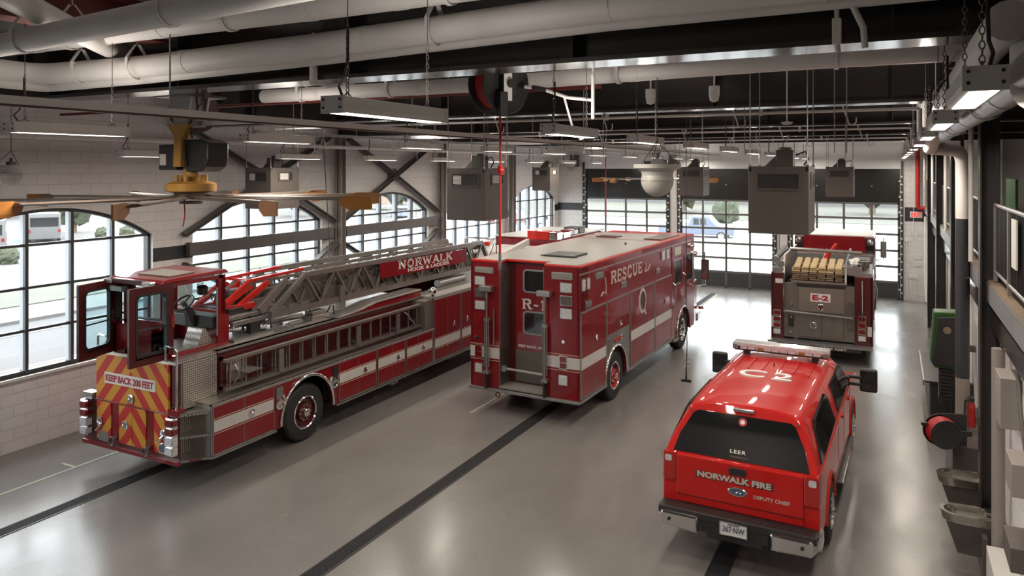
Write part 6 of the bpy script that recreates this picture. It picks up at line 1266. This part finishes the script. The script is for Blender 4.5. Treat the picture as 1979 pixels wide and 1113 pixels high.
for i, (x, y, z) in enumerate([(1.05, 15.2, 1.1), (1.1, 13.6, 1.12)]):
    e = thing('fire_extinguisher', ['red extinguisher on the right wall below the green machine', 'red extinguisher on the right wall above the hose reel'][i], 'fire extinguisher', (x, y, z)); MB().cyl((0, 0, 0), (0, 0, .30), .05, 18).lathe([(.05, .30), (.04, .36), (.025, .41)], (0, 0, 0), 'z', 18).build('cylinder', 'hose_red', e, smooth=40); MB().box(-.03, -.05, .40, .03, .05, .46).tube([(.0, .0, .44), (-.09, 0, .40), (-.10, 0, .15)], .012, 6).build('valve', 'black_plastic', e)
    box(.06, -.05, .05, XW-x, .05, .3).build('wall_bracket', 'steel_dark', e)
wb('electrical_cabinet', 'large pale grey electrical cabinet on the right wall at the bottom corner', 'electrical cabinet', .98, 8.3, 0, XW, 10.35, .72, 'white_paint')
wb('junction_box', 'grey box on the conduits above the corner cabinet', 'electrical box', 1.03, 8.75, 1.18, XW, 9.3, 1.42, 'box_grey', 'boxes on the right wall conduits'); wb('junction_box', 'pale box highest on the conduits below the mezzanine', 'electrical box', 1.0, 8.4, 2.05, XW, 8.85, 2.36, 'column_brown', 'boxes on the right wall conduits')
wb('junction_box', 'beige box on the right wall beside the vertical pipes', 'electrical box', 1.05, 9.7, 2.3, XW, 10.2, 2.85, 'column_brown', 'boxes on the right wall conduits')
for k in range(5):
    o = tag(MB().tube([(1.21, 8.8+k*.09, .72), (1.21, 8.8+k*.09, 2.2), (1.19, 8.8+k*.09+(.25 if k > 2 else 0), 2.6), (1.19, 8.8+k*.09+(.5 if k > 2 else 0), 3.1)], .016, 8).build('conduit', 'box_grey', smooth=50), 'thin grey vertical conduit in the cluster above the corner cabinet', 'conduit', 'conduit cluster on the right wall')
# things at the far right corner
wb('exit_sign', 'red lit exit sign on the black band right of the far doors', 'exit sign', .60, 32.62, 3.22, 1.02, 32.69, 3.46, 'sign_white')
ex = [o for o in bpy.data.objects if o.name == 'exit_sign'][0]; text('lettering', 'EXIT', 'red_sign', ex, (.81, 32.615, 3.34), (1, 0, 0), (0, 0, 1), .34, .17, bold=.05); box(.63, 32.612, 3.24, .99, 32.62, 3.44).build('sign_face', 'letter_white', ex)
for k, z in enumerate((1.62, 1.35)): wb('small_notice', ['white notice plate on the far wall, upper one', 'white notice plate on the far wall, lower one'][k], 'sign', .72, 32.67, z, .98, 32.70, z+.16, 'paper')
wb('switch_box', 'small white switch box left one of two under the exit sign', 'switch', .62, 32.66, 2.55, .70, 32.70, 2.68, 'paper', None, 0); wb('switch_box', 'small white switch box right one of two under the exit sign', 'switch', .86, 32.66, 2.55, .94, 32.70, 2.68, 'paper', None, 0)
for k, (x, z1) in enumerate([(.48, 2.3), (.62, .9), (.78, .9)]): tag(MB().cyl((x, 32.66, .1), (x, 32.66, z1), .02, 8).box(x-.06, 32.62, z1, x+.06, 32.70, z1+.12).build('floor_conduit', 'pipe_white'), 'pale conduit rising from the floor right of the far doors', 'conduit', 'conduits at the far right')
tag(MB().tube([(.72, 32.3, 6.94), (.72, 32.3, 6.0), (.72, 32.45, 3.5), (.70, 32.5, 2.2), (.55, 32.55, 1.3)], .012, 6).build('hanging_cable', 'pipe_white'), 'white cable hanging across the far wall by the exit sign', 'cable')
wb('door_operator', 'dark door motor on the wall between left and middle far doors', 'door motor', -8.75, 32.4, 5.25, -8.45, 32.69, 5.7, 'steel_dark'); wb('door_operator', 'dark door motor on the far wall at the left corner', 'door motor', -13.45, 32.4, 5.2, -13.1, 32.69, 5.75, 'steel_dark')
for k in range(4):
    x = [-8.7, -8.55, -4.2, -3.95][k]; tag(MB().tube([(x, 32.5, 6.94), (x, 32.5, 5.3), (x+.05, 32.55, 3), (x+.02, 32.6, .6)], .012, 6).build('pull_rope', ['pipe_white', 'pipe_white', 'green_paint', 'pipe_white'][k]), 'thin rope hanging on the far wall %s' % ['between left and middle doors, left one', 'between left and middle doors, right one', 'between middle and right doors, greenish', 'between middle and right doors, white'][k], 'rope')
tag(MB().tube([(-13.9, 15.9, 6), (-13.85, 16.1, 3.2), (-13.85, 16.0, 2.0)], .012, 6).build('pull_rope', 'green_paint'), 'thin green cord hanging by the brown column at the second window', 'rope')
# roller and rubber things near the wall
tag(MB().box(-13.3, 28.7, 0, -12.7, 29.6, 1.2).build('storage_bin', 'box_grey', bevel=.03), 'grey bin by the window wall near the far left corner', 'bin')
